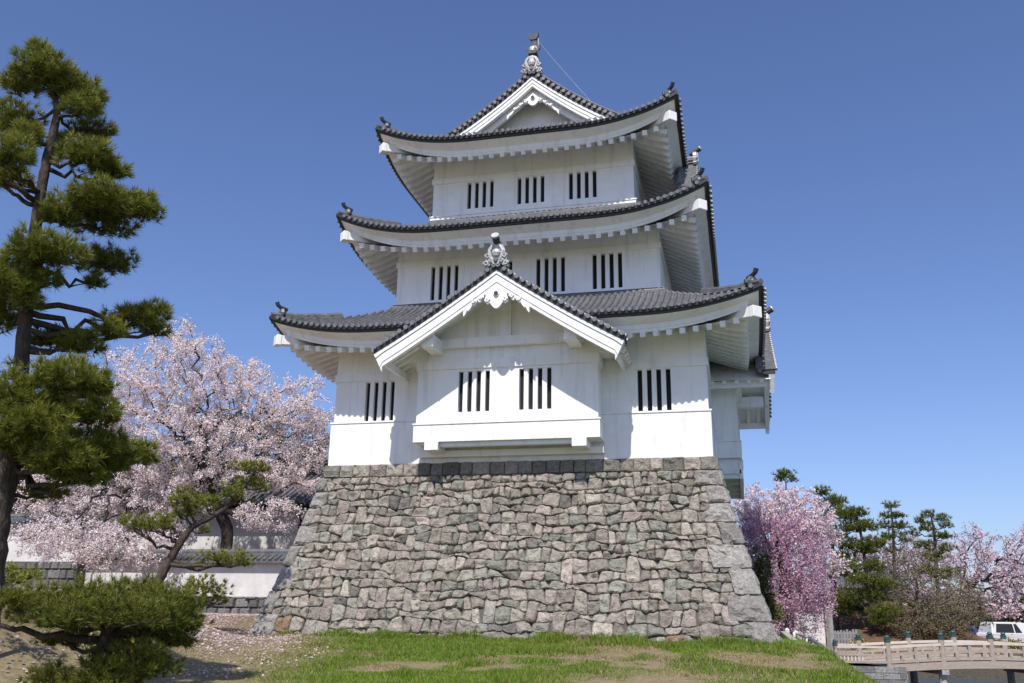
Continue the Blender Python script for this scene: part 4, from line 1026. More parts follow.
WEEP = (np.array([0.74, 0.49, 0.60]), np.array([0.44, 0.25, 0.34]))
def tree(name, label, cat, D, blobs, trunk, n, trunk_r, bark='bark_dark', petals=None, leaves=None, group=None, tip=0.008, maxload=9, cat_crown='blossom', wob=0.08):
    base = at(trunk[0][0], trunk[0][1], D+(trunk[0][2] if len(trunk[0]) > 2 else 0)); root = empty(name, tuple(map(float, base))); tag(root, label, cat, group)
    chain = spline([at(t[0], t[1], D+(t[2] if len(t) > 2 else 0)) for t in trunk], 3)
    chain[0][2] = min(chain[0][2], float(g(chain[0][0], chain[0][1]))-0.1)
    nodes, par = grow(crown_points(blobs, n, D), chain, wob); b, load, rad = tree_mesh(nodes, par, trunk_r, tip)
    child_at(b.build('trunk', M[bark], smooth=True, recalc=False), root)
    if petals:
        V, C = blossom(nodes, par, load, petals[0], petals[1], petals[2], petals[3], maxload, petals[4] if len(petals) > 4 else 0)
        child_at(polymesh(cat_crown, V, 4, C, M['petal']), root)
    if leaves:
        V, C = blossom(nodes, par, load, leaves[0], leaves[1], leaves[2], leaves[3], maxload)
        child_at(polymesh('leaves', V, 4, C, M['needle']), root)
    return root
YOUNG = (np.array([0.16, 0.10, 0.04]), np.array([0.28, 0.14, 0.09])); OLIVE = (np.array([0.16, 0.15, 0.03]), np.array([0.06, 0.075, 0.02])); DEEP = (np.array([0.05, 0.075, 0.02]), np.array([0.015, 0.03, 0.01]))
# left cherries, between the low plaster wall and the long tiled building
tree('cherry_tree', 'large pale pink cherry in full bloom directly left of the stone base', 'cherry tree', 40.5,
     [(182, 378, 58, 50, 0), (178, 342, 26, 22, 0), (232, 400, 50, 44, .5), (280, 420, 42, 44, 0), (308, 405, 26, 32, .5), (308, 452, 32, 24, 0), (322, 430, 18, 26, 0), (190, 330, 14, 14, 0), (315, 480, 16, 16, -.5), (150, 420, 52, 44, -.5), (210, 450, 60, 34, -.5), (256, 470, 46, 26, -.8), (120, 385, 26, 34, 0), (300, 480, 20, 10, -1), (270, 515, 34, 16, -1.8), (165, 470, 44, 24, -.5), (240, 372, 24, 18, 0)],
     [(224, 580), (226, 552), (227, 528), (215, 505), (205, 480), (200, 455)], 1700, 0.25, petals=(74, 0.036, 0.085, PINK), leaves=(1.5, 0.04, 0.08, YOUNG), tip=0.010)
tree('cherry_tree', 'pale pink cherry overhanging the plaster walls at left, behind the tall pine', 'cherry tree', 41.0,
     [(100, 470, 60, 26, 0), (60, 500, 40, 22, 0), (120, 510, 60, 24, -.5), (160, 505, 50, 26, -.5), (70, 540, 52, 18, -3.4), (110, 548, 40, 18, -3.4), (145, 548, 34, 14, -3.4), (30, 535, 22, 12, -3.4), (90, 565, 20, 8, -3.4), (165, 530, 30, 14, -1), (80, 430, 50, 30, .5), (140, 566, 18, 7, -3.6)],
     [(172, 580), (176, 552), (178, 520), (172, 490), (150, 480), (120, 478)], 1100, 0.2, petals=(62, 0.036, 0.085, (PINK[0]*0.97, PINK[1])), leaves=(3.0, 0.035, 0.08, YOUNG), tip=0.009)
tree('bare_tree', 'nearly leafless reddish tree behind the tall pine at the left edge', 'tree', 44.0,
     [(60, 365, 40, 26, 0), (20, 370, 30, 30, 0), (95, 350, 22, 16, 0), (60, 400, 50, 30, 0)], [(45, 540), (48, 480), (50, 430)], 380, 0.2, bark='bark_grey', petals=(5, 0.045, 0.1, (np.array([0.42, 0.28, 0.28]), np.array([0.25, 0.16, 0.14]))), tip=0.012)
tree('leafy_tree', 'olive green leafy tree showing through behind the large cherry', 'tree', 47.0,
     [(292, 445, 30, 30, 0), (225, 440, 40, 30, 0), (185, 470, 30, 24, 0), (255, 425, 30, 22, 0), (318, 455, 16, 24, 0)], [(262, 560), (262, 520), (262, 470)], 420, 0.2, leaves=(26, 0.075, 0.16, OLIVE), tip=0.012)
tree('leafy_tree', 'dark leafy tree behind the far left end of the tiled building', 'tree', 50.0,
     [(30, 470, 50, 34, 0), (100, 478, 40, 24, 0), (-30, 450, 40, 40, 0)], [(40, 560), (40, 520), (40, 490)], 300, 0.2, leaves=(30, 0.08, 0.16, OLIVE), tip=0.012)

# right-hand trees
tree('weeping_cherry', 'deep pink weeping cherry close beside the right edge of the stone base', 'cherry tree', 40.0,
     [(770, 530, 30, 26, 0), (800, 545, 28, 30, 0), (755, 545, 18, 30, 0), (790, 580, 38, 28, -.5), (760, 585, 22, 28, 0), (815, 590, 20, 24, -.5), (790, 615, 34, 16, -.6)],
     [(784, 648), (784, 625), (783, 600), (782, 570)], 800, 0.17, petals=(46, 0.040, 0.07, WEEP, 0.55), tip=0.008, wob=0.05)
tree('cherry_tree', 'tall pale pink cherry rising behind the deep pink weeping cherry', 'cherry tree', 45.0,
     [(770, 508, 36, 24, 0), (800, 515, 34, 26, 0), (748, 510, 14, 24, 0), (822, 535, 18, 28, 0), (780, 540, 46, 30, 0), (835, 562, 14, 14, 0)],
     [(790, 645), (790, 610), (788, 570), (786, 540)], 800, 0.2, petals=(38, 0.052, 0.08, (np.array([0.90, 0.80, 0.81]), np.array([0.72, 0.54, 0.57]))), tip=0.010)
tree('cherry_tree', 'spreading pale cherry at the right edge above the parked cars', 'cherry tree', 68.0,
     [(985, 560, 36, 24, 0), (1015, 565, 30, 26, 0), (965, 545, 22, 18, 0), (1030, 590, 30, 26, 0), (1000, 590, 34, 18, 0), (950, 570, 22, 22, 0), (1035, 545, 20, 22, 0), (970, 600, 24, 12, 0), (1015, 610, 26, 8, -2), (975, 530, 12, 8, 0)],
     [(955, 642), (954, 620), (960, 600), (970, 585)], 800, 0.22, bark='bark_dark', petals=(15, 0.072, 0.12, (np.array([0.80, 0.66, 0.70]), np.array([0.58, 0.42, 0.46]))), tip=0.013)
tree('cherry_tree', 'distant pale cherry between the cloud pruned pines', 'cherry tree', 80.0,
     [(905, 560, 34, 22, 0), (865, 555, 22, 20, 0), (930, 555, 22, 18, 0), (880, 590, 30, 14, 0), (915, 590, 30, 12, 0)], [(900, 640), (900, 610), (898, 585)], 800, 0.22, petals=(14, 0.08, 0.14, (np.array([0.72, 0.60, 0.63]), np.array([0.52, 0.38, 0.40]))), tip=0.014)
tree('bare_tree', 'grey brown twiggy tree with bare branches behind the middle of the bridge', 'tree', 58.0,
     [(905, 580, 30, 30, 0), (935, 595, 38, 28, 0), (925, 625, 40, 10, -.5), (880, 590, 16, 20, 0), (950, 610, 24, 12, -.5), (915, 612, 24, 10, -.5), (925, 565, 22, 18, 0), (905, 545, 10, 14, 0)],
     [(928, 645), (928, 630), (924, 612), (918, 598)], 1200, 0.15, bark='bark_grey', leaves=(8, 0.045, 0.1, (np.array([0.26, 0.20, 0.13]), np.array([0.13, 0.13, 0.04]))), tip=0.012)
tree('shrub', 'dark evergreen shrub against the foot of the stone base at right', 'shrub', 36.0,
     [(764, 580, 7, 26, 0), (768, 605, 10, 14, 0), (756, 560, 4, 14, 0), (778, 612, 12, 7, -.5)], [(772, 648), (768, 620), (765, 600)], 170, 0.05, leaves=(60, 0.035, 0.07, (np.array([0.16, 0.17, 0.03]), np.array([0.04, 0.06, 0.015]))), tip=0.008, maxload=14)

R_ = 'cloud pruned pines behind the bridge'
def cloud(label, D, trunk, pads, **k): pine('pine_tree', label, D, trunk, pads, tufts=150, nn=14, L=0.24, w=0.035, group=R_, dens=4.2, psx=1.14, psy=1.2, ddepth=0.5, hi=np.array([0.22, 0.235, 0.04]), **k)
cloud('small topped pine peeping over the pale cherry nearest the tower', 55, [(786, 640, 3, 0), (786, 560, 2, 0), (786, 482, 1, 0)], [(786, 474, 9, 4, 0), (780, 479, 6, 3, 0), (792, 480, 5, 3, 0)])
cloud('leftmost tall pine of the row, leaning against the cherry blossom', 58, [(838, 640, 3, 0), (836, 600, 2.6, 0), (833, 560, 2.2, 0), (832, 525, 2, 0), (824, 498, 1, 0)],
      [(821, 492, 8, 5, 0), (828, 503, 9, 6, 0), (838, 501, 8, 5, 0), (836, 512, 9, 6, 0), (826, 518, 8, 5, 0), (838, 536, 10, 5, 0), (822, 545, 8, 5, 0), (842, 556, 10, 5, 0), (832, 575, 10, 5, 0)])
cloud('broad bright green pine second from the left of the row', 57, [(872, 648, 3, 0), (870, 610, 2.6, 0), (866, 570, 2.2, 0), (861, 535, 1.8, 0), (855, 512, 1, 0)],
      [(846, 515, 12, 8, 0), (858, 513, 10, 5, 0), (866, 527, 13, 6, 0), (851, 528, 12, 6, 0), (872, 543, 12, 6, 0), (848, 545, 10, 7, 0), (843, 560, 10, 6, 0), (866, 550, 10, 6, 0), (846, 570, 13, 7, -.4), (872, 567, 12, 6, 0), (862, 580, 14, 6, -.5), (881, 585, 12, 6, 0), (848, 600, 14, 9, -.4), (872, 596, 12, 7, 0), (885, 612, 14, 7, -.5), (842, 611, 10, 6, 0), (880, 622, 12, 5, -.4)])
cloud('slender pine with round tiers, tallest in the middle of the row', 63, [(897, 640, 2.6, 0), (896, 600, 2.3, 0), (894, 560, 2, 0), (893, 530, 1.5, 0), (891, 508, 1, 0)],
      [(891, 506, 7, 3.5, 0), (889, 516, 8, 3.5, 0), (898, 516, 7, 3, 0), (886, 526, 8, 4, 0), (901, 526, 8, 4, 0), (893, 536, 10, 4, 0), (904, 540, 7, 3, 0), (884, 540, 6, 3, 0), (893, 550, 8, 3, 0)])
cloud('rightmost tiered pine of the row, crooked top beside the far cherry', 63, [(940, 640, 2.6, 0), (938, 600, 2.2, 0), (936, 560, 2, 0), (934, 532, 1.6, 0), (931, 516, 1, 0)],
      [(931, 515, 8, 3.5, 0), (943, 519, 7, 3, 0), (921, 521, 6, 3.5, 0), (946, 526, 6, 3, 0), (927, 528, 8, 4, 0), (939, 536, 8, 3.5, 0), (945, 537, 6, 3, 0), (912, 533, 5, 4, 0), (925, 545, 9, 4, 0), (946, 549, 8, 3.5, 0), (932, 557, 11, 5, 0), (952, 573, 8, 4, 0), (940, 575, 9, 5, 0), (925, 570, 7, 5, 0)])

tree('shrub', 'broad dark green shrub on the brown hillock under the left pines', 'shrub', 60.0, [(848, 605, 10, 9, 0), (862, 612, 9, 7, 0)], [(868, 640), (868, 630), (867, 622)], 260, .06, leaves=(34, .05, .09, (np.array([.15, .16, .035]), np.array([.04, .055, .018]))), tip=.01, maxload=20)
tree('shrub', 'low brownish shrub at the foot of the twiggy tree on the hillock', 'shrub', 57.0, [(925, 628, 30, 9, 0), (955, 632, 18, 7, 0), (900, 630, 16, 7, 0)], [(925, 644), (925, 636), (925, 630)], 260, .05, bark='bark_grey', leaves=(22, .05, .09, (np.array([.20, .15, .08]), np.array([.08, .075, .03]))), tip=.01, maxload=20)

tree('leafy_tree', 'olive brown tree just coming into leaf behind the two left pines of the row', 'tree', 66.0, [(868, 575, 26, 34, 0), (845, 590, 16, 26, 0), (890, 590, 20, 24, 0)], [(868, 640), (868, 620), (867, 600)], 420, .15, bark='bark_grey', leaves=(8, .06, .12, (np.array([.17, .15, .05]), np.array([.08, .075, .03]))), tip=.012)
tree('bare_tree', 'small twiggy brown tree between the rightmost pine and the far cherry', 'tree', 62.0, [(962, 600, 20, 22, 0), (975, 615, 18, 12, 0)], [(962, 642), (962, 630), (961, 615)], 500, .1, bark='bark_grey', leaves=(8, .05, .1, (np.array([.24, .19, .12]), np.array([.12, .11, .04]))), tip=.011)

# ------------------------------------------------------------------ plaster walls, building and other structures on the left
def tiled_coping(b, x0, x1, y, z, half=0.42, rise=0.22):
    """small double-pitched tile roof along x"""
    b.mi = 0
    for s in (-1, 1): b.add([(x0, y, z+rise), (x1, y, z+rise), (x1, y+s*half, z), (x0, y+s*half, z)], [(0, 1, 2, 3)]); b.box(x0, x1, y+s*half-0.03, y+s*half+.03, z-0.09, z-0.005)
    x = x0+0.1
    while x < x1:
        for s in (-1, 1): b.tube([(x, y, z+rise+.02), (x, y+s*(half+.05), z+.02)], 0.055, 6)
        x += 0.24
    b.tube([(x0-.04, y, z+rise+0.13), (x1+.04, y, z+rise+.13)], 0.10, 8); b.box(x0, x1, y-.09, y+.09, z+rise-.02, z+rise+.1)
def rubble(b, x0, x1, y, z0, z1, sz=0.38, d=0.14, jit=0.25):
    z = z0
    while z < z1-0.02:
        h = min(sz*RND.uniform(0.7, 1.0), z1-z); x = x0+RND.uniform(-.2, 0)
        while x < x1:
            w = sz*RND.uniform(0.8, 1.7); a, e = max(x, x0)+.01, min(x+w, x1)-.01
            if e-a > 0.06:
                dd = d*RND.uniform(.6, 1.2); v = RND.uniform(0.12, 0.22); b.col = (v, v*.97, v*.93)
                vs = [(a, y, z+.01), (e, y, z+.01), (e, y, z+h-.01), (a, y, z+h-.01)]; q = 0.04
                vs += [(a+q, y-dd, z+.01+q*.8), (e-q, y-dd*RND.uniform(.8, 1.1), z+.01+q), (e-q*1.2, y-dd, z+h-.01-q), (a+q, y-dd*RND.uniform(.8, 1.1), z+h-.01-q*.8)]
                b.add(vs, [(4, 5, 6, 7), (0, 1, 5, 4), (1, 2, 6, 5), (2, 3, 7, 6), (3, 0, 4, 7)])
            x += w
        z += h
def plaster_wall(label, xpx0, xpx1, y, z0, zp, zc, stone_to=None, end=True, half=.42):
    """wall parallel to the tower front; z0 ground, zp foot of plaster, zc underside of coping"""
    def xat(px):
        v = ray(px, 570); return CAM[0]+v[0]*(y-CAM[1])/v[1]
    x0, x1 = xat(xpx0), xat(xpx1); root = empty('plaster_wall', ((x0+x1)/2, y, z0)); tag(root, label, 'wall', 'plaster walls left of the tower')
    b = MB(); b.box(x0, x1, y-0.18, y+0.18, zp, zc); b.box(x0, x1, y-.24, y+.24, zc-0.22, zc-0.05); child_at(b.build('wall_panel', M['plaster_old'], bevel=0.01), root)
    b = MB(); tiled_coping(b, x0-.1, x1+(.1 if end else 0), y, zc, half); child_at(b.build('tile_coping', M['tile'], recalc=False), root)
    b = MB(); b.mi = 0; rubble(b, x0, x1, y-0.12, z0-0.3, zp); b.mi = 1; b.col = (1, 1, 1); b.box(x0, x1, y-0.13, y+0.3, z0-0.3, zp-.01)
    child_at(b.build('stone_footing', [M['stone'], M['joint']], color=True, recalc=False), root)
    return x0, x1
def zpx(px, py, y):
    v = ray(px, py); return CAM[2]+v[2]*(y-CAM[1])/v[1]
plaster_wall('low white wall with tile coping running into the left side of the stone base', 83, 312, 5.2, 0.35, zpx(240, 597, 5.2), zpx(200, 561, 5.2))
plaster_wall('taller shaded white wall on a dark stone footing at the left edge', -90, 79, 4.6, 1.0, zpx(50, 562, 4.6), zpx(30, 525, 4.6))
# long building with a tiled roof
def long_building():
    y = 13.0; Lx = lambda px: CAM[0]+ray(px, 500)[0]*(y-CAM[1])/ray(px, 500)[1]
    x0, x1 = Lx(-120), Lx(303); zg = 1.0; ze = zpx(290, 500, y-1.0); zr = ze+1.9
    root = empty('long_building', ((x0+x1)/2, y, zg)); tag(root, 'long low white building with grey tiled roof behind the cherry trees at left', 'building')
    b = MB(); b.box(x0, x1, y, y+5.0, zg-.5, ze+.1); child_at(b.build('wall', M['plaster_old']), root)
    b = MB(); b.mi = 0; yr = y+2.5
    for s, ye in ((-1, y-1.0), (1, y+6.0)):
        b.add([(x0-.5, yr, zr), (x1+.9, yr, zr), (x1+.9, ye, ze), (x0-.5, ye, ze)], [(0, 1, 2, 3)])
        x = x0-.4
        while x < x1+.85: b.tube([(x, yr, zr+.03), (x, ye-.02, ze+.03)], 0.07, 5); x += 0.29
        b.mi = 1; b.box(x0-.5, x1+.9, ye-.03, ye+.03, ze-.14, ze-.01); b.mi = 0
    b.box(x0-.5, x1+.9, yr-.14, yr+.14, zr, zr+.3); b.tube([(x0-.5, yr, zr+.34), (x1+.9, yr, zr+.34)], .11, 8)
    child_at(b.build('roof', [M['tile'], M['tile_dark']], recalc=False), root)
    b = MB(); x = x0
    while x < x1+.8: b.box(x, x+.1, y-.95, y+.1, ze-.26, ze-.15); x += .45
    b.box(x1+.02, x1+.85, y, y+5, ze-.3, ze-.17); child_at(b.build('rafters', M['bark_dark']), root)['kind'] = 'stuff'
    b = MB(); b.box(x1-.12, x1+.02, y-.06, y+.05, zg, ze+.05); child_at(b.build('corner_post', M['bark_dark']), root)
long_building()
b = MB(); p = at(40, 660, 13.0); zz = float(g(p[0], p[1])); b.tube([(p[0], p[1], zz-.1), (p[0]+.01, p[1], zz+.05), (p[0], p[1], zz+.17)], [.12, .105, .10], 12)
o = b.build('tree_stump', M['bark'], smooth=False, recalc=False); tag(o, 'short cut tree stump on the bare ground beside the low pine', 'stump')

# ------------------------------------------------------------------ bridge and its surroundings
BD = 42.0; VR3 = Vector((_r[0], _r[1], 0)); VF3 = Vector((-_r[1], _r[0], 0))
BO = Vector(at(888, 650, BD)); BO.z = 0                                # foot of the first big post
mB = mpp(BD)
def bx(px): return (Vector(at(px, 650, BD))-BO).dot(VR3)
def bridge():
    root = empty('arched_bridge', (BO.x, BO.y, -1.1), 0); tag(root, 'gently arched pale footbridge with railings and green capped posts over the moat', 'bridge')
    s1, s2, s3 = 0.0, bx(953), bx(1017); span = s3*2.0+0.6; z_end = -1.06
    def zd(s):
        if s <= 0: return z_end
        t = min(1, s/(span)); return z_end+0.20*math.sin(math.pi*min(1, t*1.0))
    def pt(s, off, z): return BO+VR3*s+VF3*off+Vector((0, 0, z))
    def run(b, s_a, s_b, off, z0, h, w, N=18):
        for i in range(N):
            a, c = s_a+(s_b-s_a)*i/N, s_a+(s_b-s_a)*(i+1)/N; b.beam(pt(a, off, zd(a)+z0+h/2), pt(c, off, zd(c)+z0+h/2), w, h)
    WID = 3.2
    b = MB(); run(b, -0.05, span, WID/2, -0.10, 0.10, WID-.1); child_at(b.build('deck', M['concrete']), root)
    for off in (0, WID):
        b = MB(); run(b, 0.0, span, off, -0.30, 0.28, 0.22); child_at(b.build('edge_beam', M['wood_pale']), root)
        b = MB(); run(b, 0.06, span, off, 0.60, 0.10, 0.17); run(b, bx(830), -0.06, off, 0.60, 0.08, 0.14, 3); child_at(b.build('top_rail', M['rail_wood']), root)
        b = MB(); run(b, 0.06, span, off, 0.30, 0.12, 0.10); run(b, bx(830), -0.06, off, 0.30, 0.09, 0.08, 3); child_at(b.build('middle_rail', M['wood_pale']), root)
        b = MB(); run(b, 0.06, span, off, 0.02, 0.12, 0.14); run(b, bx(830), -0.06, off, 0.02, 0.10, 0.12, 3); child_at(b.build('bottom_rail', M['wood_pale']), root)
        sp = s2
        for i, s in enumerate([bx(829), 0, s2, s3, s3+sp, s3+2*sp, s3+3*sp]):
            sc = 0.8 if i == 0 else 1.0; z0 = zd(s)-0.30; zt = zd(s)+0.86*sc
            b = MB(); c = pt(s, off, 0); b.lathe([(0.115*sc, z0), (0.115*sc, zt)], (c.x, c.y, 0), 12); po = child_at(b.build('post', M['wood_pale'], smooth=False, recalc=False), root)
            b = MB(); b.lathe([(0.125*sc, zt-.02), (0.135*sc, zt+.03), (0.12*sc, zt+.035), (0.12*sc, zt+.09), (0.135*sc, zt+.095), (0.135*sc, zt+.12), (0.08*sc, zt+.13), (0.09*sc, zt+.15), (0.11*sc, zt+.18), (0.08*sc, zt+.23), (0.01, zt+.26)], (c.x, c.y, 0), 12)
            k = b.build('post_cap', M['copper'], recalc=False); k.parent = po
        s = sp*0.5
        while s < span-.2:
            b = MB(); b.beam(pt(s, off, zd(s)+0.0), pt(s, off, zd(s)+0.62), 0.13, 0.13, up=tuple(VR3)); child_at(b.build('baluster', M['wood_pale']), root)
            for q in (-sp*.25, sp*.25):
                b = MB(); b.beam(pt(s+q, off, zd(s+q)+0.12), pt(s+q, off, zd(s+q)+0.31), 0.16, 0.12, up=tuple(VR3)); child_at(b.build('spacer_block', M['wood_pale']), root)
            s += sp
        for px in range(834, 862, 4):
            b = MB(); s = bx(px); b.beam(pt(s, off, z_end+.10), pt(s, off, z_end+.40), 0.05, 0.06, up=tuple(VR3)); child_at(b.build('lattice_bar', M['rail_wood']), root)
    for s in (s2, s3+sp*1.0):
        for off in (0.2, WID-.2):
            b = MB(); c = pt(s, off, 0); b.lathe([(0.16, -3.2), (0.15, zd(s)-.3)], (c.x, c.y, 0), 12); child_at(b.build('pier', M['concrete'], recalc=False), root)
        b = MB(); b.beam(pt(s, -.1, zd(s)-.40), pt(s, WID+.1, zd(s)-.40), 0.28, 0.22); child_at(b.build('cross_beam', M['concrete']), root)
    for off in (0.8, WID-.8):
        b = MB(); run(b, 0, span, off, -0.34, 0.24, 0.2); child_at(b.build('girder', M['bark_dark']), root)
bridge()
def embankment():
    b = MB(); b.mi = 0; A = BO+VR3*bx(822)-VF3*0.15; L = bx(905)-bx(822)
    z = -1.15; k = 0
    while z > -3.3:
        x = 0.0 if k % 2 else -0.3
        while x < L:
            w = RND.uniform(.45, .8); a, e = max(0, x)+.008, min(L, x+w)-.008
            if e-a > .05:
                v = RND.uniform(.17, .30); b.col = (v, v*.97, v*.92); off = RND.uniform(-.03, .02); zo = (-1.15-z)*0.12
                P = [A+VR3*a, A+VR3*e]; q = [p-VF3*(zo+off) for p in P]; bk = [p+VF3*.3 for p in P]
                vs = [(*v_.xy, zz) for v_ in (q[0], q[1], bk[1], bk[0]) for zz in (z-.235, z-.01)]
                b.add(vs, [(0, 2, 3, 1), (2, 4, 5, 3), (4, 6, 7, 5), (6, 0, 1, 7), (1, 3, 5, 7), (0, 6, 4, 2)])
            x += w
        z -= .245; k += 1
    # return face along the water
    B2 = A+VR3*L; 
    for k in range(9):
        y = 0.0
        while y < 9:
            w = RND.uniform(.5, .8); v = RND.uniform(.15, .27); b.col = (v, v*.97, v*.92); z = -1.16-k*.245; o = RND.uniform(-.02, .03)+k*.03
            P = [B2+VF3*(y+.01), B2+VF3*(y+w-.01)]; vs = [(*(p+VR3*d).xy, zz) for p in P for d in (-.3, o) for zz in (z-.235, z)]
            b.add(vs, [(0, 1, 3, 2), (4, 6, 7, 5), (0, 4, 5, 1), (2, 3, 7, 6), (0, 2, 6, 4), (1, 5, 7, 3)]); y += w
    b.mi = 1; b.col = (1, 1, 1); C = A+VF3*.08; D_ = C+VR3*(L-.08)
    vs = [(*p.xy, z) for p in (C, D_, D_+VF3*9, C+VF3*9) for z in (-3.4, -1.17)]
    b.add(vs, [(0, 2, 3, 1), (2, 4, 5, 3), (4, 6, 7, 5), (6, 0, 1, 7), (1, 3, 5, 7)])
    tag(b.build('stone_embankment', [M['stone'], M['joint']], color=True, recalc=False), 'coursed grey stone embankment carrying the left end of the bridge', 'embankment')
embankment()
# white sloping handrail and stone steps' kerb beside the grass bank
b = MB(); A = at(794, 632, 39.0); B = at(806, 636, 39.5); C = at(820, 645, 40.5); D_ = at(831, 652, 41.7)
b.tube([tuple(p) for p in spline([A, B, C, D_], 5)], 0.085, 8)
for p in (A, B, C): b.tube([tuple(p), (p[0], p[1], float(g(p[0], p[1]))-.1)], 0.06, 6)
tag(b.build('handrail', M['rail_white'], smooth=True, recalc=False), 'white sloping handrail leading down behind the grass bank to the bridge', 'handrail')
b = MB(); A = at(784, 634, 35.5); B = at(803, 650, 31.5); b.beam(tuple(A), tuple(B), 0.22, 0.20)
b.beam(tuple(A-np.array([.6, 0, .05])), tuple(B-np.array([.6, 0, .05])), 0.7, 0.12)
tag(b.build('stone_kerb', M['concrete'], bevel=.02), 'grey stone kerb sloping down beside the corner of the stone base', 'kerb')
def post(name, px, py0, py1, d, r, label, cat, m='rail_white', square=False, lamp=False):
    a = at(px, py0, d); c = at(px, py1, d); b = MB(); b.lathe([(r*1.1, c[2]-.4), (r, c[2]+(a[2]-c[2])*.95), (r*.8, a[2]), (r*.3, a[2]+r*.4)], (a[0], a[1], 0), 4 if square else 12)
    tag(b.build(name, M[m], recalc=False), label, cat)
post('bollard', 787, 629, 640, 37.5, .09, 'short white post at the top end of the handrail', 'bollard')
post('gate_pillar', 828, 608, 648, 44, .15, 'tall pale square stone pillar behind the left end of the bridge', 'pillar', 'concrete', True)
# grey picket fence behind the left end of the bridge
root = empty('picket_fence', tuple(map(float, at(842, 640, 50)))); tag(root, 'short grey fence of upright boards below the brown hillock', 'fence')
for i, px in enumerate(range(832, 858, 3)):
    p = at(px, 630, 50); q = at(px, 643, 50); b = MB(); b.box(p[0]-.05, p[0]+.05, p[1]-.03, p[1]+.03, q[2]-.3, p[2]+RND.uniform(-.04, .05)); child_at(b.build('picket', M['fence_grey']), root)
b = MB(); b.beam(tuple(at(831, 633, 50)), tuple(at(857, 633, 50)), .05, .09); b.beam(tuple(at(831, 639, 50)), tuple(at(857, 639, 50)), .05, .09); child_at(b.build('fence_rail', M['fence_grey']), root)
# white tiled wall behind the pines
def far_wall(px0, px1, pyr, pye, pyb, d, label, name='tiled_gatehouse'):
    a = at(px0, pye, d); c = at(px1, pye, d); root = empty(name, tuple(map(float, a))); tag(root, label, 'building')
    A, C_ = Vector(a), Vector(c); X = (C_-A); L = X.length; T = Matrix.Translation((A.x, A.y, 0)) @ Matrix.Rotation(math.atan2(X.y, X.x), 4, 'Z')
    ze, zr = a[2], at(px0, pyr, d)[2]+.5; zb = -1.3
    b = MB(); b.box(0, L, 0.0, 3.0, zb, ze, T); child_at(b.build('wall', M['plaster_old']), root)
    b = MB()
    for ye, yr in ((-.7, 1.5), (3.7, 1.5)):
        b.add([T @ Vector(p) for p in ((-.4, yr, zr), (L+.4, yr, zr), (L+.4, ye, ze), (-.4, ye, ze))], [(0, 1, 2, 3)]); x = -.3
        while x < L+.35: b.tube([T @ Vector((x, yr, zr+.03)), T @ Vector((x, ye, ze+.03))], .08, 5); x += .3
    b.beam(T @ Vector((-.4, 1.5, zr+.12)), T @ Vector((L+.4, 1.5, zr+.12)), .28, .3)
    child_at(b.build('roof', M['tile'], recalc=False), root)
    return T, L, ze, zb, root
T, L, ze, zb, rt = far_wall(828, 905, 582, 588, 640, 70, 'small white building with grey tiled roof half hidden behind the pines')
T, L, ze, zb, rt = far_wall(778, 822, 588, 594, 640, 52, 'pale blue grey gatehouse glimpsed under the weeping cherry', 'gatehouse')
# wooded skyline far behind, a band of distant trees
for i, (px, D, w, h, lab) in enumerate([(1000, 105, 46, 20, 'dark distant tree mass behind the parked cars at the right edge'), (955, 100, 36, 24, 'dark distant tree mass behind the twiggy tree'), (860, 95, 40, 30, 'dark distant tree mass behind the left pines of the row'), (905, 98, 34, 26, 'dark distant tree mass behind the slender middle pine'), (1060, 100, 36, 24, 'dark distant tree mass beyond the right edge of the cherry')]):
    tree('leafy_tree', lab, 'tree', D, [(px, 622-h*.45, w, h*.62, 0), (px+w*.5, 626-h*.3, w*.6, h*.4, 0), (px-w*.5, 624-h*.3, w*.6, h*.4, 0)], [(px, 640), (px, 632), (px, 622)], 260, .25, leaves=(14, .2, .35, (np.array([.12, .12, .05]), np.array([.045, .06, .025]))), tip=.02, group='distant trees beyond the car park')

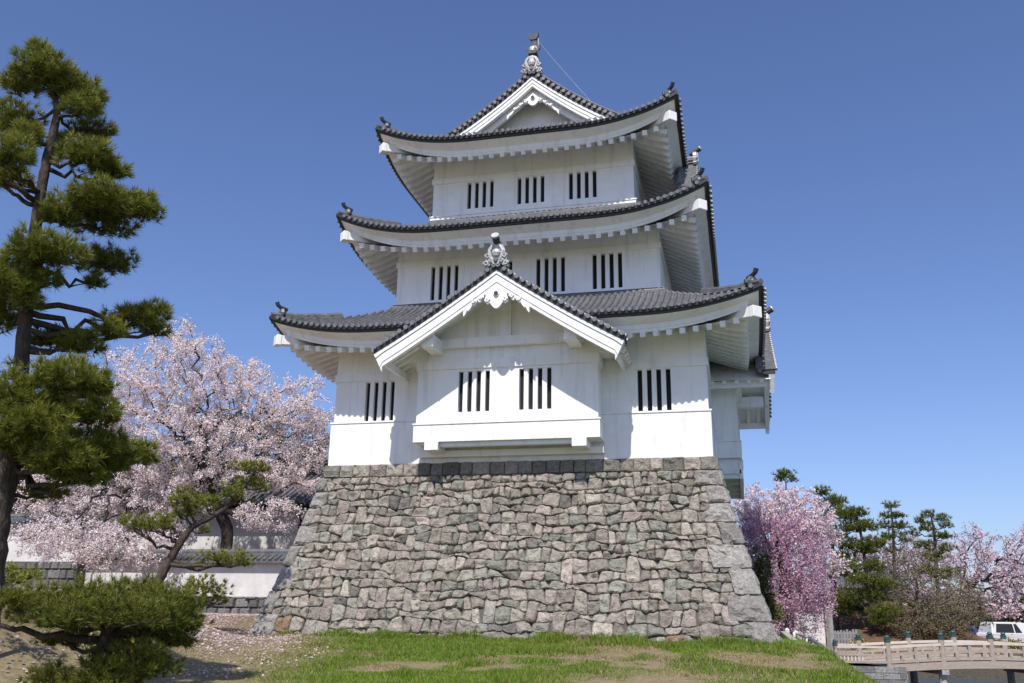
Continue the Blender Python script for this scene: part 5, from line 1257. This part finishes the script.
# ------------------------------------------------------------------ parked cars
def car(px, py, d, rz, colour, label, L_=4.4, Wd=1.7, H=1.5, van=False):
    p = at(px, py, d); z = float(g(p[0], p[1])); root = empty('parked_car', (p[0], p[1], z), YAW+rz); tag(root, label, 'car', 'cars parked beyond the moat')
    m = bpy.data.materials.get('paint_'+label[:8]) or mat('paint_'+label[:8], colour, 0.3, 0.03, 2)
    prof = [(-L_/2, .35), (-L_/2+.03, .78), (-L_/2+.12, .95), (-L_/2+.28, .98)]
    roof_ = [(-L_/2+.45, H-.08), (-L_/2+.75, H), (L_*.12, H), (L_*.25, H-.1)] if van else [(-L_/2+.75, H-.06), (-L_/2+1.15, H), (L_*.06, H), (L_*.14, H-.06)]
    nose = [(L_/2-1.15, .98), (L_/2-.2, .82), (L_/2-.03, .65), (L_/2, .35)]
    pr = prof+roof_+nose
    b = MB()
    def ins(z): return 0 if z < 1.0 else (z-1.0)*0.28
    n = len(pr)
    vs = [(x, s*(Wd/2-ins(z)), z) for s in (-1, 1) for x, z in pr]+[]
    b.add(vs, [tuple(range(n)), tuple(range(2*n-1, n-1, -1))]+[(i, i+n, (i+1) % n+n, (i+1) % n) for i in range(n)])
    body = b.build('body', m, root, bevel=.05)
    b = MB(); xa, xb = roof_[0][0]+.1, nose[0][0]-.3
    for s in (-1, 1):
        w_ = lambda z: s*(Wd/2-ins(z)+.006)
        for (a, c) in ((xa+.05, -.15), (-.07, xb-.35)): b.add([(a, w_(1.02), 1.02), (c+.1 if c > 0 else c, w_(1.02), 1.02), (c-(.2 if c > 0 else 0), w_(H-.12), H-.12), (a+.18 if a < -.5 else a, w_(H-.12), H-.12)], [(0, 1, 2, 3)])
    (x0, z0), (x1, z1) = nose[0], roof_[-1]
    b.add([(x0-.05, s*(Wd/2-.08), z0+.03) for s in (-1, 1)]+[(x1+.03, s*(Wd/2-.2), z1-.0) for s in (1, -1)], [(0, 1, 2, 3)])
    b.build('window', M['dark'], root, recalc=False)
    for x in (-L_*.3, L_*.3):
        for s in (-1, 1):
            b = MB(); b.tube([(x, s*(Wd/2-.2), .31), (x, s*(Wd/2+.01), .31)], .31, 16); w = b.build('wheel', M['dark'], root, recalc=False)
            b = MB(); b.tube([(x, s*(Wd/2), .31), (x, s*(Wd/2+.02), .31)], .18, 12); b.build('rim', M['silver'], None, recalc=False).parent = w
    for s in (-1, 1):
        b = MB(); b.box(L_/2-.10, L_/2+.01, s*Wd*.36-.15, s*Wd*.36+.15, .58, .72); b.build('headlight', M['rail_white'], root)
        b = MB(); b.box(-L_/2-.01, -L_/2+.08, s*Wd*.38-.1, s*Wd*.38+.1, .62, .85); b.build('tail_light', M['red'], root)
M['red'] = mat('tail_red', (0.35, 0.02, 0.02), 0.3)
car(1010, 640, 78, .1, (0.6, 0.6, 0.6), 'white van like car nearest the right edge beyond the bridge', 4.3, 1.75, 1.75, True)
car(962, 640, 80, .15, (0.03, 0.06, 0.16), 'dark blue car parked left of the white one beyond the bridge', 4.5, 1.7, 1.5)
car(926, 640, 84, 2.9, (0.62, 0.63, 0.64), 'silver car seen under the twiggy tree beyond the bridge', 4.4, 1.7, 1.45)
# yellow flowering shrubs by the far shore
for i, (px, w, lab) in enumerate([(965, 12, 'low yellow flowering shrub in front of the dark blue car'), (1005, 20, 'wide low shrub with whitish yellow flowers in front of the white car'), (935, 9, 'small yellow flowering shrub left of the dark blue car'), (858, 9, 'small yellowish shrub beside the grey picket fence')]):
    D = 60 if px > 900 else 49
    tree('shrub', lab, 'shrub', D, [(px, 645, w, 5, 0)], [(px, 653), (px, 650), (px, 648)], 90, .03, leaves=(18, .05, .08, (np.array([.14, .17, .04]), np.array([.06, .08, .02]))), petals=(14, .05, .08, (np.array([.62, .52, .12]), np.array([.6, .55, .35]))), tip=.01, maxload=30, cat_crown='flowers', group='shrubs along the far bank')
